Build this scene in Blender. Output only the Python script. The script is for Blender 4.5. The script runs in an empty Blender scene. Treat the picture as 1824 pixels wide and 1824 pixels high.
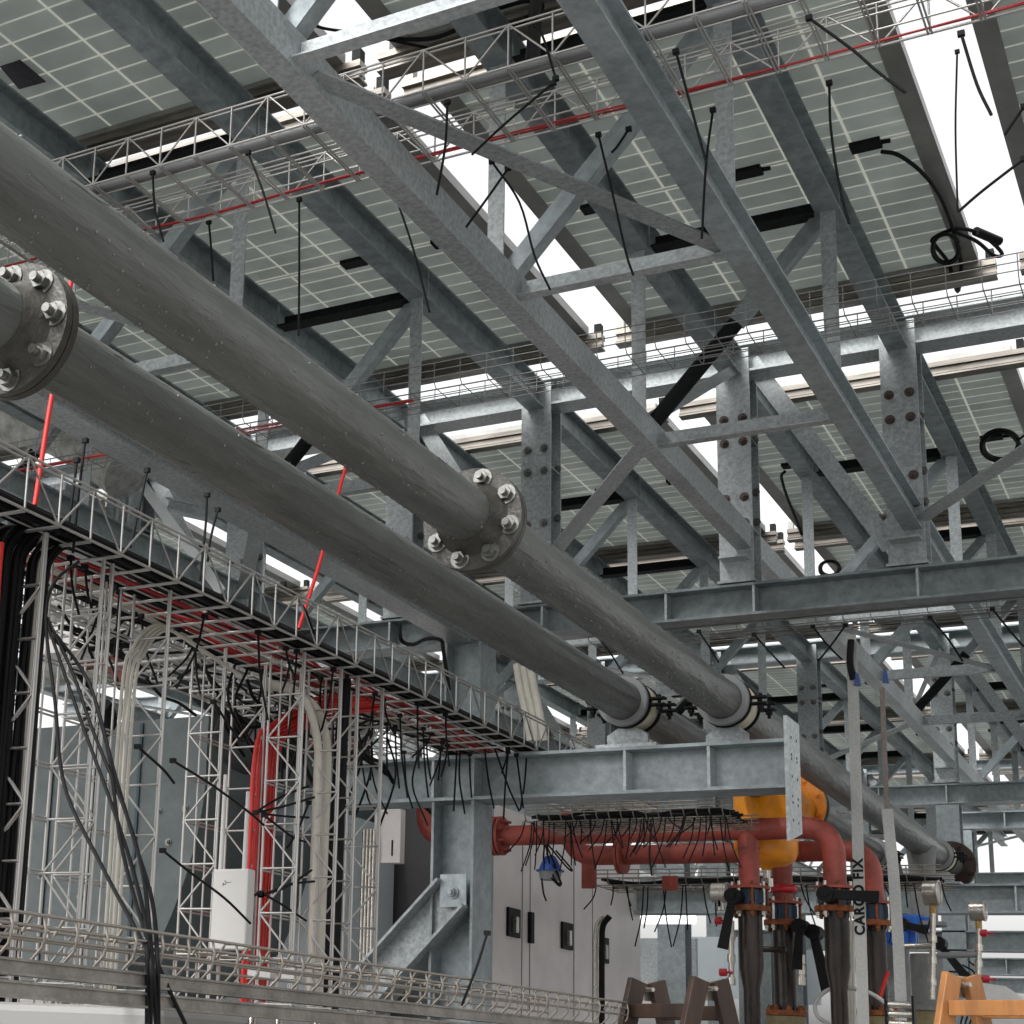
import bpy, math, random
from mathutils import Vector, Matrix
random.seed(7)
R_ = math.radians
scene = bpy.context.scene
V = Vector
# ------------------------------------------------------------------ camera
CAMP = V((0.0, 0.0, 1.7))
W3 = V((-2.45250344e-01, -1.88500708e-02, -5.46573978e-01))
FPX, PX, PY_ = 2925.649, 443.466, 1159.161
Rw = Matrix(((1, 0, 0), (0, 0, -1), (0, 1, 0))) @ Matrix.Rotation(W3.length, 3, W3.normalized())   # world -> (right, down, forward)
cd = bpy.data.cameras.new('camera'); cam = bpy.data.objects.new('camera', cd)
scene.collection.objects.link(cam); scene.camera = cam
cd.sensor_width = 36.0; cd.lens = 36.0 * FPX / 1824.0
cd.shift_x = (912 - PX) / 1824.0; cd.shift_y = (PY_ - 912) / 1824.0
cd.clip_start = 0.05; cd.clip_end = 2000
r0, r1, r2 = Rw[0].copy(), Rw[1].copy(), Rw[2].copy()
m3 = Matrix((r0, -r1, -r2)).transposed()
cam.matrix_world = Matrix.Translation(CAMP) @ m3.to_4x4()
def ray(x, y): return Rw.transposed() @ V(((x - PX) / FPX, (y - PY_) / FPX, 1.0))
def onX(x, y, c): r = ray(x, y); return CAMP + r * ((c - CAMP.x) / r.x)
def onY(x, y, c): r = ray(x, y); return CAMP + r * ((c - CAMP.y) / r.y)
def onZ(x, y, c): r = ray(x, y); return CAMP + r * ((c - CAMP.z) / r.z)
# ------------------------------------------------------------------ world, sun, exposure
wd = bpy.data.worlds.new("World"); scene.world = wd; wd.use_nodes = True
nt = wd.node_tree; bg = nt.nodes['Background']
sky = nt.nodes.new('ShaderNodeTexSky'); sky.sky_type = 'NISHITA'; sky.sun_disc = False
sky.sun_elevation = R_(52); sky.sun_rotation = R_(200); sky.air_density = 1.6; sky.dust_density = 5.0; sky.ozone_density = 1.0
hs = nt.nodes.new('ShaderNodeHueSaturation'); hs.inputs['Saturation'].default_value = 0.05
nt.links.new(sky.outputs[0], hs.inputs['Color']); nt.links.new(hs.outputs[0], bg.inputs['Color'])
bg.inputs['Strength'].default_value = 0.15
sd = bpy.data.lights.new('sun', 'SUN'); sd.energy = 1.5; sd.angle = R_(25); sd.color = (1, .97, .93)
sun = bpy.data.objects.new('sun', sd); scene.collection.objects.link(sun)
az = R_(200); el = R_(52)
sun.rotation_euler = V((math.sin(az) * math.cos(el), math.cos(az) * math.cos(el), math.sin(el))).to_track_quat('Z', 'Y').to_euler()
scene.view_settings.view_transform = 'Standard'; scene.view_settings.look = 'None'
scene.view_settings.exposure = 1.18; scene.view_settings.gamma = 1.0
scene.cycles.max_bounces = 6; scene.cycles.diffuse_bounces = 4
# ------------------------------------------------------------------ materials
def mat(name, col, rough=.6, metal=0.0, var=0.0, vscale=8.0, bump=0.0, bscale=40.0, col2=None, stretch=None, alpha=None):
    m = bpy.data.materials.new(name); m.use_nodes = True; n = m.node_tree.nodes; l = m.node_tree.links
    b = n['Principled BSDF']; b.inputs['Roughness'].default_value = rough; b.inputs['Metallic'].default_value = metal
    b.inputs['Base Color'].default_value = (*col, 1)
    if var or bump:
        g = n.new('ShaderNodeNewGeometry'); mp = n.new('ShaderNodeMapping'); l.new(g.outputs['Position'], mp.inputs[0])
        if stretch: mp.inputs['Scale'].default_value = stretch
    if var:
        t = n.new('ShaderNodeTexNoise'); t.inputs['Scale'].default_value = vscale; t.inputs['Detail'].default_value = 6; t.inputs['Roughness'].default_value = .65
        l.new(mp.outputs[0], t.inputs['Vector'])
        r = n.new('ShaderNodeValToRGB'); l.new(t.outputs['Fac'], r.inputs[0])
        c2 = col2 or tuple(c * (1 - var) for c in col); c1 = col if col2 else tuple(min(1, c * (1 + var)) for c in col)
        r.color_ramp.elements[0].position = .36; r.color_ramp.elements[1].position = .64
        r.color_ramp.elements[0].color = (*c2, 1); r.color_ramp.elements[1].color = (*c1, 1)
        src = r.outputs[0]
        if name.startswith('galv') or name.startswith('alu') or name.startswith('rail'):
            oi = n.new('ShaderNodeObjectInfo'); m1 = n.new('ShaderNodeMapRange'); l.new(oi.outputs['Random'], m1.inputs[0]); m1.inputs[3].default_value = .78; m1.inputs[4].default_value = 1.12
            t3 = n.new('ShaderNodeTexNoise'); t3.inputs['Scale'].default_value = 1.7; t3.inputs['Detail'].default_value = 5; l.new(g.outputs['Position'], t3.inputs['Vector'])
            m2 = n.new('ShaderNodeMapRange'); l.new(t3.outputs['Fac'], m2.inputs[0]); m2.inputs[1].default_value = .35; m2.inputs[2].default_value = .65; m2.inputs[3].default_value = .82; m2.inputs[4].default_value = 1.1
            mm = n.new('ShaderNodeMath'); mm.operation = 'MULTIPLY'; l.new(m1.outputs[0], mm.inputs[0]); l.new(m2.outputs[0], mm.inputs[1])
            mx = n.new('ShaderNodeMix'); mx.data_type = 'RGBA'; mx.blend_type = 'MULTIPLY'; mx.inputs[0].default_value = 1; l.new(src, mx.inputs[6]); l.new(mm.outputs[0], mx.inputs[7]); src = mx.outputs[2]
        l.new(src, b.inputs['Base Color'])
        mr = n.new('ShaderNodeMapRange'); l.new(t.outputs['Fac'], mr.inputs[0]); mr.inputs[3].default_value = rough + .1; mr.inputs[4].default_value = max(.05, rough - .12)
        l.new(mr.outputs[0], b.inputs['Roughness'])
    if bump:
        t2 = n.new('ShaderNodeTexNoise'); t2.inputs['Scale'].default_value = bscale; t2.inputs['Detail'].default_value = 4
        l.new(mp.outputs[0], t2.inputs['Vector'])
        bp = n.new('ShaderNodeBump'); bp.inputs['Strength'].default_value = bump; bp.inputs['Distance'].default_value = .009 if name == 'pipe_paint' else .01
        l.new(t2.outputs['Fac'], bp.inputs['Height']); l.new(bp.outputs[0], b.inputs['Normal'])
    return m
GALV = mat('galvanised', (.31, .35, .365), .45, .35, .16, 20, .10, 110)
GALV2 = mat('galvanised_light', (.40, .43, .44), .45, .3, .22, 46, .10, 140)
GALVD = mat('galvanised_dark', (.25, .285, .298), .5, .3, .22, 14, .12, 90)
def flat(m, v):
    m.node_tree.nodes['Principled BSDF'].inputs['Specular IOR Level'].default_value = v; return m
WIRE = mat('wire', (.40, .39, .375), .38, .6)
WIREN = mat('wire_thin', (.20, .20, .195), .45, .5)
WIRED = mat('wire_brown', (.26, .235, .205), .42, .6)
PIPE = mat('pipe_paint', (.088, .093, .087), .36, 0, .2, 9, .8, 46, stretch=(1, .18, 1))
PIPE2 = mat('pipe_far', (.15, .155, .15), .6, 0, .14, 9, .3, 60)
FLG = mat('flange_steel', (.062, .060, .052), .5, .1, .35, 12, .4, 60, col2=(.032, .029, .025))
BOLT = mat('bolt_zinc', (.20, .20, .19), .38, .8, .2, 60)
BOLTD = mat('bolt_brown', (.10, .075, .07), .45, .5, .3, 60)
RUBBER = flat(mat('black_plastic', (.006, .006, .007), .55), .18)
BLACKM = flat(mat('black_foam_and_shade', (.008, .009, .010), .7, 0, .2, 30, .3, 60), .15)
CABLE = flat(mat('cable_black', (.006, .006, .007), .55), .15)
REDC = mat('cable_red', (.50, .013, .009), .45)
REDK = mat('cable_red_shaded', (.34, .012, .012), .5)  # shade among the tray clutter put into a darker red
WHITEC = mat('conduit_white', (.46, .44, .38), .5, 0, .06, 20)
ALU = mat('aluminium_frame', (.30, .30, .285), .42, .4, .08, 6)
RAIL = mat('rail_alu', (.21, .19, .165), .40, .5, .35, 5, stretch=(.4, 3, 3))
ALUD = mat('rail_brown', (.20, .185, .165), .45, .5, .25, 14, .2, 60)
REDP = mat('red_primer', (.265, .046, .031), .55, 0, .30, 7, .25, 60)
YEL = mat('yellow_paint', (.76, .27, .01), .38, 0, .16, 9, .12, 40)
RUST = mat('rust', (.20, .06, .018), .8, .2, .45, 26, .4, 80)
DARKP = mat('mill_steel', (.05, .038, .033), .26, .5, .5, 9, .3, 60, col2=(.02, .017, .016), stretch=(1, 1, .25))
BLUE = mat('blue_valve', (.01, .05, .22), .4)
BLUED = mat('dark_blue_valve', (.01, .03, .06), .4)
CREAM = mat('cream_band', (.52, .47, .36), .6, 0, .06, 10)
GREYPL = mat('grey_sleeve', (.20, .205, .21), .5)
CAB = mat('cabinet_paint', (.64, .60, .59), .42, 0, .08, 2.2, .05, 8)
CABL = mat('cabinet_pale', (.56, .62, .65), .4, 0, .04, 3)
CABD = mat('cabinet_dark', (.10, .095, .10), .5, 0, .05, 3)
TEAL = mat('teal_sheet', (.088, .104, .106), .5, .1, .14, 5, .2, 20)
TEALD = mat('dark_teal', (.018, .045, .06), .5, 0, .1, 5)
PLW = mat('white_plastic', (.44, .43, .415), .45)
WOODL = mat('wood_orange', (.36, .155, .05), .5, 0, .3, 9, .15, 50, stretch=(1, 1, .15))
WOODD = mat('wood_dark', (.035, .018, .011), .5, 0, .45, 9, .15, 50, stretch=(1, 1, .15))
STRAP = mat('strap_web', (.40, .40, .39), .8, 0, .1, 90, .3, 300)
STRAPB = mat('strap_brown', (.20, .17, .155), .8, 0, .15, 60, .3, 300)
STEEL = mat('stainless', (.55, .52, .47), .3, .85, .15, 30)
BRASS = mat('brass', (.35, .22, .08), .4, .7)
REDPL = mat('red_plastic', (.45, .01, .02), .4)
DUCT = mat('insulation', (.36, .36, .34), .6, .2, .3, 12, .8, 22)
CONC = mat('roof_concrete', (.17, .168, .163), .8, 0, .12, 2, .2, 20)
BACKS = mat('distant_facade', (.62, .65, .68), .7, 0, .05, .3)
BACKB = mat('distant_blue', (.30, .36, .42), .6, 0, .05, .3)
def lampmat():
    m = bpy.data.materials.new('lamp_tube'); m.use_nodes = True; b = m.node_tree.nodes['Principled BSDF']
    b.inputs['Base Color'].default_value = (.8, .8, .8, 1); b.inputs['Emission Color'].default_value = (1, 1, 1, 1); b.inputs['Emission Strength'].default_value = .6
    return m
LAMP = lampmat()
def panelmat():
    m = bpy.data.materials.new('solar_glass'); m.use_nodes = True; n = m.node_tree.nodes; l = m.node_tree.links
    b = n['Principled BSDF']; b.inputs['Roughness'].default_value = .22; b.inputs['Specular IOR Level'].default_value = .35
    tc = n.new('ShaderNodeTexCoord'); sp = n.new('ShaderNodeSeparateXYZ'); l.new(tc.outputs['Object'], sp.inputs[0])
    def M(op, a, b_=None, c=None):
        q = n.new('ShaderNodeMath'); q.operation = op
        for i, v in enumerate((a, b_, c)):
            if v is None: continue
            if isinstance(v, (int, float)): q.inputs[i].default_value = v
            else: l.new(v, q.inputs[i])
        return q.outputs[0]
    def line(src, step, off, half):
        f = M('FRACT', M('DIVIDE', M('ADD', src, off + step * 50), step)); d = M('ABSOLUTE', M('SUBTRACT', f, .5))
        return M('GREATER_THAN', d, .5 - half / step)
    lx = line(sp.outputs[0], .3267, .49 * 2 - .98 + .98, .0075)
    ly = line(sp.outputs[1], .1385, .0, .0058)
    cl = M('LESS_THAN', M('ABSOLUTE', M('SUBTRACT', M('ABSOLUTE', sp.outputs[1]), .016)), .0065)
    cc = M('LESS_THAN', M('ABSOLUTE', sp.outputs[1]), .010)
    ln = M('MAXIMUM', M('MULTIPLY', M('MAXIMUM', lx, ly), M('SUBTRACT', 1, cc)), cl)
    # tone of the cells
    sn = n.new('ShaderNodeTexWhiteNoise'); sn.noise_dimensions = '2D'
    cb = n.new('ShaderNodeCombineXYZ'); l.new(M('FLOOR', M('DIVIDE', M('ADD', sp.outputs[0], .98), .3267)), cb.inputs[0]); l.new(M('FLOOR', M('DIVIDE', M('ADD', sp.outputs[1], 6.925), .1385)), cb.inputs[1]); l.new(cb.outputs[0], sn.inputs['Vector'])
    ns = n.new('ShaderNodeTexNoise'); ns.inputs['Scale'].default_value = 1.6; ns.inputs['Detail'].default_value = 3; l.new(tc.outputs['Object'], ns.inputs['Vector'])
    v = M('ADD', M('MULTIPLY', sn.outputs['Value'], .16), M('ADD', .62, M('MULTIPLY', ns.outputs['Fac'], .5)))
    mx = n.new('ShaderNodeMix'); mx.data_type = 'RGBA'; mx.blend_type = 'MULTIPLY'; mx.inputs[0].default_value = 1
    mx.inputs[6].default_value = (.405, .43, .415, 1); l.new(v, mx.inputs[7])
    m2 = n.new('ShaderNodeMix'); m2.data_type = 'RGBA'; l.new(ln, m2.inputs[0]); l.new(mx.outputs[2], m2.inputs[6]); m2.inputs[7].default_value = (.74, .74, .69, 1)
    l.new(m2.outputs[2], b.inputs['Base Color'])
    tr = n.new('ShaderNodeBsdfTranslucent'); l.new(m2.outputs[2], tr.inputs['Color'])
    f = M('ADD', .42, M('MULTIPLY', ln, .0)); ms = n.new('ShaderNodeMixShader'); l.new(f, ms.inputs[0]); l.new(b.outputs[0], ms.inputs[1]); l.new(tr.outputs[0], ms.inputs[2])
    l.new(ms.outputs[0], n['Material Output'].inputs['Surface'])
    return m
PANEL = panelmat()
# ------------------------------------------------------------------ mesh tools
COL = scene.collection
class MB:
    def __init__(s): s.v = []; s.f = []; s.sm = []
    def add(s, vs, fs, smooth=False):
        o = len(s.v); s.v += [tuple(p) for p in vs]
        s.f += [tuple(i + o for i in f) for f in fs]; s.sm += [smooth] * len(fs)
    def prism(s, prof, p0, p1, side, up, smooth=False, prof2=None):
        p0 = V(p0); p1 = V(p1); n = len(prof); q = prof2 or prof
        vs = [p0 + side * a + up * b for a, b in prof] + [p1 + side * a + up * b for a, b in q]
        fs = [(i, (i + 1) % n, n + (i + 1) % n, n + i) for i in range(n)]
        s.add(vs, fs, smooth); s.add(vs, [tuple(range(n))[::-1], tuple(range(n, 2 * n))], False)
    def box(s, lo, hi):
        x0, y0, z0 = lo; x1, y1, z1 = hi
        s.add([(x0, y0, z0), (x1, y0, z0), (x1, y1, z0), (x0, y1, z0), (x0, y0, z1), (x1, y0, z1), (x1, y1, z1), (x0, y1, z1)],
              [(0, 3, 2, 1), (4, 5, 6, 7), (0, 1, 5, 4), (1, 2, 6, 5), (2, 3, 7, 6), (3, 0, 4, 7)])
    def cbox(s, c, sx, sy, sz): s.box((c[0] - sx / 2, c[1] - sy / 2, c[2] - sz / 2), (c[0] + sx / 2, c[1] + sy / 2, c[2] + sz / 2))
    def bar(s, p0, p1, w, h, up=(0, 0, 1), off=(0, 0)):
        side, u = frame(p0, p1, up); a, b = off
        s.prism([(a - w / 2, b - h / 2), (a + w / 2, b - h / 2), (a + w / 2, b + h / 2), (a - w / 2, b + h / 2)], p0, p1, side, u)
    def isec(s, p0, p1, h, b, tf=.016, tw=.012, up=(0, 0, 1)):
        s.bar(p0, p1, b, tf, up, (0, h / 2 - tf / 2)); s.bar(p0, p1, b, tf, up, (0, -h / 2 + tf / 2)); s.bar(p0, p1, tw, h - 2 * tf, up)
    def lsec(s, p0, p1, a=.08, t=.01, up=(0, 0, 1)):
        s.bar(p0, p1, a, t, up, (0, -a / 2 + t / 2)); s.bar(p0, p1, t, a - t, up, (-a / 2 + t / 2, t / 2))
    def cyl(s, p0, p1, r, n=24, r2=None, caps=True, smooth=True):
        p0 = V(p0); p1 = V(p1); side, u = frame(p0, p1, (0, 0, 1)); r2 = r if r2 is None else r2
        cs = [(math.cos(2 * math.pi * i / n), math.sin(2 * math.pi * i / n)) for i in range(n)]
        vs = [p0 + (side * a + u * b) * r for a, b in cs] + [p1 + (side * a + u * b) * r2 for a, b in cs]
        s.add(vs, [(i, (i + 1) % n, n + (i + 1) % n, n + i) for i in range(n)], smooth)
        if caps:
            s.add(vs[:n], [tuple(range(n))[::-1]]); s.add(vs[n:], [tuple(range(n))])
    def ring(s, p0, p1, ri, ro, n=32):
        p0 = V(p0); p1 = V(p1); side, u = frame(p0, p1, (0, 0, 1)); vs = []
        for p, r in ((p0, ri), (p0, ro), (p1, ro), (p1, ri)):
            vs += [p + (side * math.cos(2 * math.pi * i / n) + u * math.sin(2 * math.pi * i / n)) * r for i in range(n)]
        for k in range(4):
            a = k * n; b = ((k + 1) % 4) * n
            s.add(vs, [(a + i, a + (i + 1) % n, b + (i + 1) % n, b + i) for i in range(n)], k in (1, 3)) if False else None
        fs = [[], []]
        for k in range(4):
            a = k * n; b = ((k + 1) % 4) * n
            fs[k % 2] += [(a + i, a + (i + 1) % n, b + (i + 1) % n, b + i) for i in range(n)]
        o = len(s.v); s.v += [tuple(p) for p in vs]
        for k in (0, 1):
            s.f += [tuple(i + o for i in f) for f in fs[k]]; s.sm += [k == 1] * len(fs[k])
    def lathe(s, prof, p, axis, n=32):
        p = V(p); axis = V(axis).normalized(); side, u = frame(p, p + axis, (0, 0, 1)); m = len(prof); vs = []
        for r, t in prof: vs += [p + axis * t + (side * math.cos(2 * math.pi * i / n) + u * math.sin(2 * math.pi * i / n)) * r for i in range(n)]
        s.add(vs, [(k * n + i, k * n + (i + 1) % n, (k + 1) * n + (i + 1) % n, (k + 1) * n + i) for k in range(m - 1) for i in range(n)], True)
    def tube(s, pts, r, n=6, closed=False, caps=True):
        pts = [V(p) for p in pts]; m = len(pts); vs = []
        d0 = (pts[1] - pts[0]).normalized(); u = d0.orthogonal().normalized()
        for i, p in enumerate(pts):
            d = (pts[min(i + 1, m - 1)] - pts[max(i - 1, 0)])
            d = d.normalized() if d.length > 1e-9 else d0
            u = (u - d * u.dot(d)); u = u.normalized() if u.length > 1e-6 else d.orthogonal().normalized(); w = d.cross(u)
            vs += [p + (u * math.cos(2 * math.pi * k / n) + w * math.sin(2 * math.pi * k / n)) * r for k in range(n)]
        s.add(vs, [(i * n + k, i * n + (k + 1) % n, (i + 1) * n + (k + 1) % n, (i + 1) * n + k) for i in range(m - 1) for k in range(n)], True)
        if caps: s.add(vs[:n], [tuple(range(n))[::-1]]); s.add(vs[-n:], [tuple(range(n))])
    def sphere(s, c, r, n=12, sc=(1, 1, 1)):
        vs = []; h = n // 2
        for j in range(h + 1):
            t = math.pi * j / h
            vs += [(c[0] + r * sc[0] * math.sin(t) * math.cos(2 * math.pi * i / n), c[1] + r * sc[1] * math.sin(t) * math.sin(2 * math.pi * i / n), c[2] + r * sc[2] * math.cos(t)) for i in range(n)]
        s.add(vs, [(j * n + i, (j + 1) * n + i, (j + 1) * n + (i + 1) % n, j * n + (i + 1) % n) for j in range(h) for i in range(n)], True)
    def build(s, name, m, parent=None, bevel=0):
        me = bpy.data.meshes.new(name); me.from_pydata(s.v, [], s.f); me.materials.append(m)
        me.polygons.foreach_set('use_smooth', s.sm); me.update()
        o = bpy.data.objects.new(name, me); COL.objects.link(o)
        if parent:
            o.parent = parent; o.matrix_parent_inverse = Matrix.Translation(parent.location).inverted()
        if bevel:
            b = o.modifiers.new('bevel', 'BEVEL'); b.width = bevel; b.segments = 2; b.limit_method = 'ANGLE'
        return o
def frame(p0, p1, up=(0, 0, 1)):
    d = (V(p1) - V(p0)).normalized(); up = V(up)
    if abs(d.dot(up)) > .98: up = V((0, 1, 0)) if abs(d.y) < .9 else V((1, 0, 0))
    side = d.cross(up).normalized(); return side, side.cross(d).normalized()
def tag(o, label, cat, group=None):
    o['label'] = label; o['category'] = cat
    if group: o['group'] = group
    return o
def thing(name, loc, label, cat, group=None):
    o = bpy.data.objects.new(name, None); COL.objects.link(o); o.location = V(loc); o.empty_display_size = .1
    return tag(o, label, cat, group)
def copy_tree(o, delta):
    c = o.copy(); COL.objects.link(c); c.location = o.location + V(delta)
    for ch in list(o.children):
        k = ch.copy(); COL.objects.link(k); k.parent = c; k.matrix_parent_inverse = ch.matrix_parent_inverse.copy()
        for g in ch.children:
            q = g.copy(); COL.objects.link(q); q.parent = k; q.matrix_parent_inverse = g.matrix_parent_inverse.copy()
    return c
def smooth(pts, k=6):
    pts = [V(p) for p in pts]; out = []
    P = [pts[0] * 2 - pts[1]] + pts + [pts[-1] * 2 - pts[-2]]
    for i in range(1, len(P) - 2):
        for j in range(k):
            t = j / k; a, b, c, d = P[i - 1], P[i], P[i + 1], P[i + 2]
            out.append(.5 * ((2 * b) + (c - a) * t + (2 * a - 5 * b + 4 * c - d) * t * t + (3 * b - a - 3 * c + d) * t ** 3))
    out.append(pts[-1]); return out
def nut(mb, p, ax, r=.016, h=.012, stud=.02, sr=.55):
    ax = V(ax).normalized(); p = V(p)
    mb.cyl(p, p + ax * .004, r * 1.45, 12); mb.cyl(p + ax * .004, p + ax * (.004 + h), r, 6, smooth=False); mb.cyl(p + ax * (.004 + h), p + ax * (.004 + h + stud), r * sr, 8)
# ------------------------------------------------------------------ setting: rooftop deck
g = MB(); g.box((-300, -300, -.3), (300, 300, 0)); o = g.build('roof_deck', CONC); o['kind'] = 'structure'
# ------------------------------------------------------------------ roof steel
BAY = [2.2, 10.0, 17.8, 25.6, 33.4]
PAIRS = [(-9.65, -8.65), (-7.30, -6.28), (-4.95, -3.93), (-2.60, -1.60), (-.25, .75)]
ZB, ZT = 4.965, 6.13          # chord centres
CH = .19
ordn = ['outermost left', 'second from left', 'third from left', 'fourth from left', 'rightmost']
bayn = ['nearest overhead', 'second', 'third', 'farthest']
def truss_pair(b, k):
    x0, x1 = PAIRS[k]; Ya, Yb = BAY[b], BAY[b + 1]; fr = [Ya + 1.95 * i for i in range(1, 4)]
    t = thing('roof_truss', (x0, Ya, ZB), 'galvanised roof truss pair under the panels, %s row, %s bay' % (ordn[k], bayn[b]), 'roof truss', 'roof trusses carrying the solar panels')
    M = GALV if k != 3 else GALV
    for x in (x0, x1):
        m = MB()
        if x in (-2.6, -4.95): m.bar((x + .045, Ya + .10, ZB - .015), (x + .045, Yb - .10, ZB - .015), .10, .15)
        else: m.isec((x + .04, Ya + .10, ZB - .01), (x + .04, Yb - .10, ZB - .01), .16, .105, .012, .012)
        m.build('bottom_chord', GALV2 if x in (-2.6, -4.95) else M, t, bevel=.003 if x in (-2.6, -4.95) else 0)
        m = MB(); m.isec((x, Ya - .05 if b else Ya + .1, ZT), (x, Yb - .10, ZT), CH, .12, .012, .012)
        for y in fr: m.bar((x + .052, y, ZT - .08), (x + .052, y, ZT + .08), .012, .008, (1, 0, 0))
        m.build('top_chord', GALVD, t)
        for y in fr:
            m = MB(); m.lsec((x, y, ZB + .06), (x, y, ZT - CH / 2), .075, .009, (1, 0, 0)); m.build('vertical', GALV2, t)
        # truss plane diagonal up to the post top
        if x == x0: m = MB(); m.bar((x + .03, fr[2], ZB + .09), (x + .03, Yb - .12, ZT - .05), .012, .07, (0, 0, 1)); m.build('diagonal', GALV2, t)
    for i, y in enumerate(fr):
        m = MB(); m.bar((x0 + .10, y, ZB - .02), (x1 - .01, y, ZB - .02), .008, .08, (0, 0, 1), (-.03, 0)); m.bar((x0 + .10, y, ZB - .064), (x1 - .01, y, ZB - .064), .06, .008); m.build('bottom_tie', GALV2, t)
        m = MB(); m.lsec((x0 + .075, y, ZT - .04), (x1 - .075, y, ZT - .04), .10, .01); m.build('top_tie', BLACKM, t)  # underside shade of the ties is put into their black colour
        m = MB()
        p, q = V((x0 + .02, y + .05, ZB + .06)), V((x1 - .02, y + .05, ZT - .06))
        if i == 2 and b < 2:
            mid = p.lerp(q, .50); m.cyl(p, mid, .042, 16); m.build('foam_sleeve', BLACKM, t); m = MB(); m.lsec(mid, q, .075, .009, (0, 1, 0)); m.build('sway_brace', GALV, t)
        else:
            m.lsec(p, q, .075, .009, (0, 1, 0)); m.build('sway_brace', GALV, t)
    ys = [Ya] + fr
    m = MB(); m.bar((x0 + .09, fr[0] + .12, ZB - .05), (x1, fr[1], ZB - .05), .085, .008); m.build('wind_brace', GALV2, t)
    # cross brace in the post plane
    m = MB(); m.bar((x0 + .1, Yb - .03, ZT + .02), (x1 - .1, Yb - .03, ZB - .16), .012, .11, (0, 0, 1)); m.build('cross_brace', GALV2, t)
    if k > 0:   # brace to the pair on its left
        m = MB(); m.bar((x0, fr[2], ZB - .05), (PAIRS[k - 1][1] + .09, Yb - .15, ZB - .05), .10, .008); m.build('wind_brace', GALV2, t)
    return t
for b in range(4):
    for k in range(5):
        if b >= 2 and k == 4: continue
        truss_pair(b, k)
# bolted posts
def post(x, Y, label, bolts=True, w=.21, z0=4.66, z1=6.22, mt=GALV2, d=.20):
    t = thing('bolted_post', (x, Y, z0), label, 'steel post', 'bolted posts between the cross beams')
    m = MB(); yf = Y - d / 2
    m.box((x - w / 2, yf, z0), (x + w / 2, yf + .014, z1)); m.box((x - w / 2, Y + d / 2 - .014, z0), (x + w / 2, Y + d / 2, z1)); m.box((x - .006, yf + .014, z0), (x + .006, Y + d / 2 - .014, z1))
    m.build('column', mt, t)
    m = MB(); m.box((x - w / 2 - .012, yf - .02, z0), (x + w / 2 + .012, Y + d / 2 + .02, z0 + .016)); m.build('base_plate', GALV2, t)
    m = MB(); m.box((x - w * .42, yf - .10, z0 + .14), (x + w * .42, yf - .001, z0 + .152)); m.build('seat_plate', GALV2, t)
    for z in (z0 + .35, z0 + .95): m = MB(); m.box((x + .008, yf + .015, z), (x + w / 2 - .004, Y + d / 2 - .015, z + .01)); m.build('stiffener', GALVD, t)
    if bolts:
        for z in (5.045, 5.215, 5.585, 5.745) if z1 > 6 else (z0 + .5, z0 + .9):
            for sx in (-1, 1):
                m = MB(); nut(m, (x + sx * w * .28, yf, z), (0, -1, 0), .021, .016, .018); m.build('bolt', BOLTD if x > -2.8 and Y < 11 else BOLT, t)
        for z in (5.10, 5.30, 5.65):
            m = MB(); nut(m, (x + w * .40, Y + d / 2 - .016, z), (0, -1, 0), .019, .014, .008); m.build('bolt', BOLT, t)
    return t
PX_ = [x for p in PAIRS for x in p]
pn = ['eighth', 'seventh', 'sixth', 'fifth', 'fourth', 'third', 'second', 'first', 'far right', 'outer right']
pn = ['tenth', 'ninth', 'eighth', 'seventh', 'sixth', 'fifth', 'fourth', 'third', 'second', 'first']
for j, Y in enumerate(BAY[1:4]):
    for i, x in enumerate(PX_):
        if j == 2 and i > 7: continue
        post(x, Y, 'galvanised post with bolted front plate on the %s cross beam, %s from its right end' % (['near', 'middle', 'far'][j], pn[i]), bolts=(j < 2))
# transverse beams
def cross_beam(Y, xa, xb, zc, h, b, label, stiff=(), name='cross_beam', mt=GALV):
    t = thing(name, ((xa + xb) / 2, Y, zc), label, 'steel beam', 'galvanised cross beams')
    m = MB(); m.isec((xa, Y, zc), (xb, Y, zc), h, b, .016, .011); m.build('beam', mt, t)
    for x in stiff:
        m = MB(); m.box((x - .007, Y - b / 2 + .004, zc - h / 2 + .017), (x + .007, Y - .006, zc + h / 2 - .017)); m.build('stiffener', GALV2, t)
    return t
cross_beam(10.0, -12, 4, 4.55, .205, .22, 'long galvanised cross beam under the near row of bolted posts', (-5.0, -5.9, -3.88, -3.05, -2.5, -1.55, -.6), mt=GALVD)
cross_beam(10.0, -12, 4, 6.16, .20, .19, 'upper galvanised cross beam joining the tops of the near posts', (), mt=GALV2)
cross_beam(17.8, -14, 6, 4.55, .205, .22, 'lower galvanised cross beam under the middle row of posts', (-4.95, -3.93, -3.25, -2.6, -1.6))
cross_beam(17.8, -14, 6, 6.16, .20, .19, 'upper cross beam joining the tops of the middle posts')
cross_beam(25.6, -16, 8, 4.55, .205, .22, 'distant lower cross beam of the third frame', (-4.95, -3.93, -2.6))
cross_beam(25.6, -16, 8, 6.215, .15, .20, 'distant upper cross beam of the third frame')
cross_beam(19.7, -2.86, 6, 4.55, .19, .20, 'short far cross beam beginning at a bolted stub behind the grey pipes', (-2.3, -1.2))
cross_beam(7.6, -4.22, -1.775, 3.075, .225, .21, 'galvanised support beam carrying the two grey pipe shoes with drilled end plate', (-3.30, -3.52, -2.52, -2.12), name='support_beam')
cross_beam(9.0, -7.5, -4.9, 3.18, .26, .2, 'dark beam behind the red cable bundle and cream conduits', (-6.3, -5.6), name='support_beam', mt=GALVD)
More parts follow.
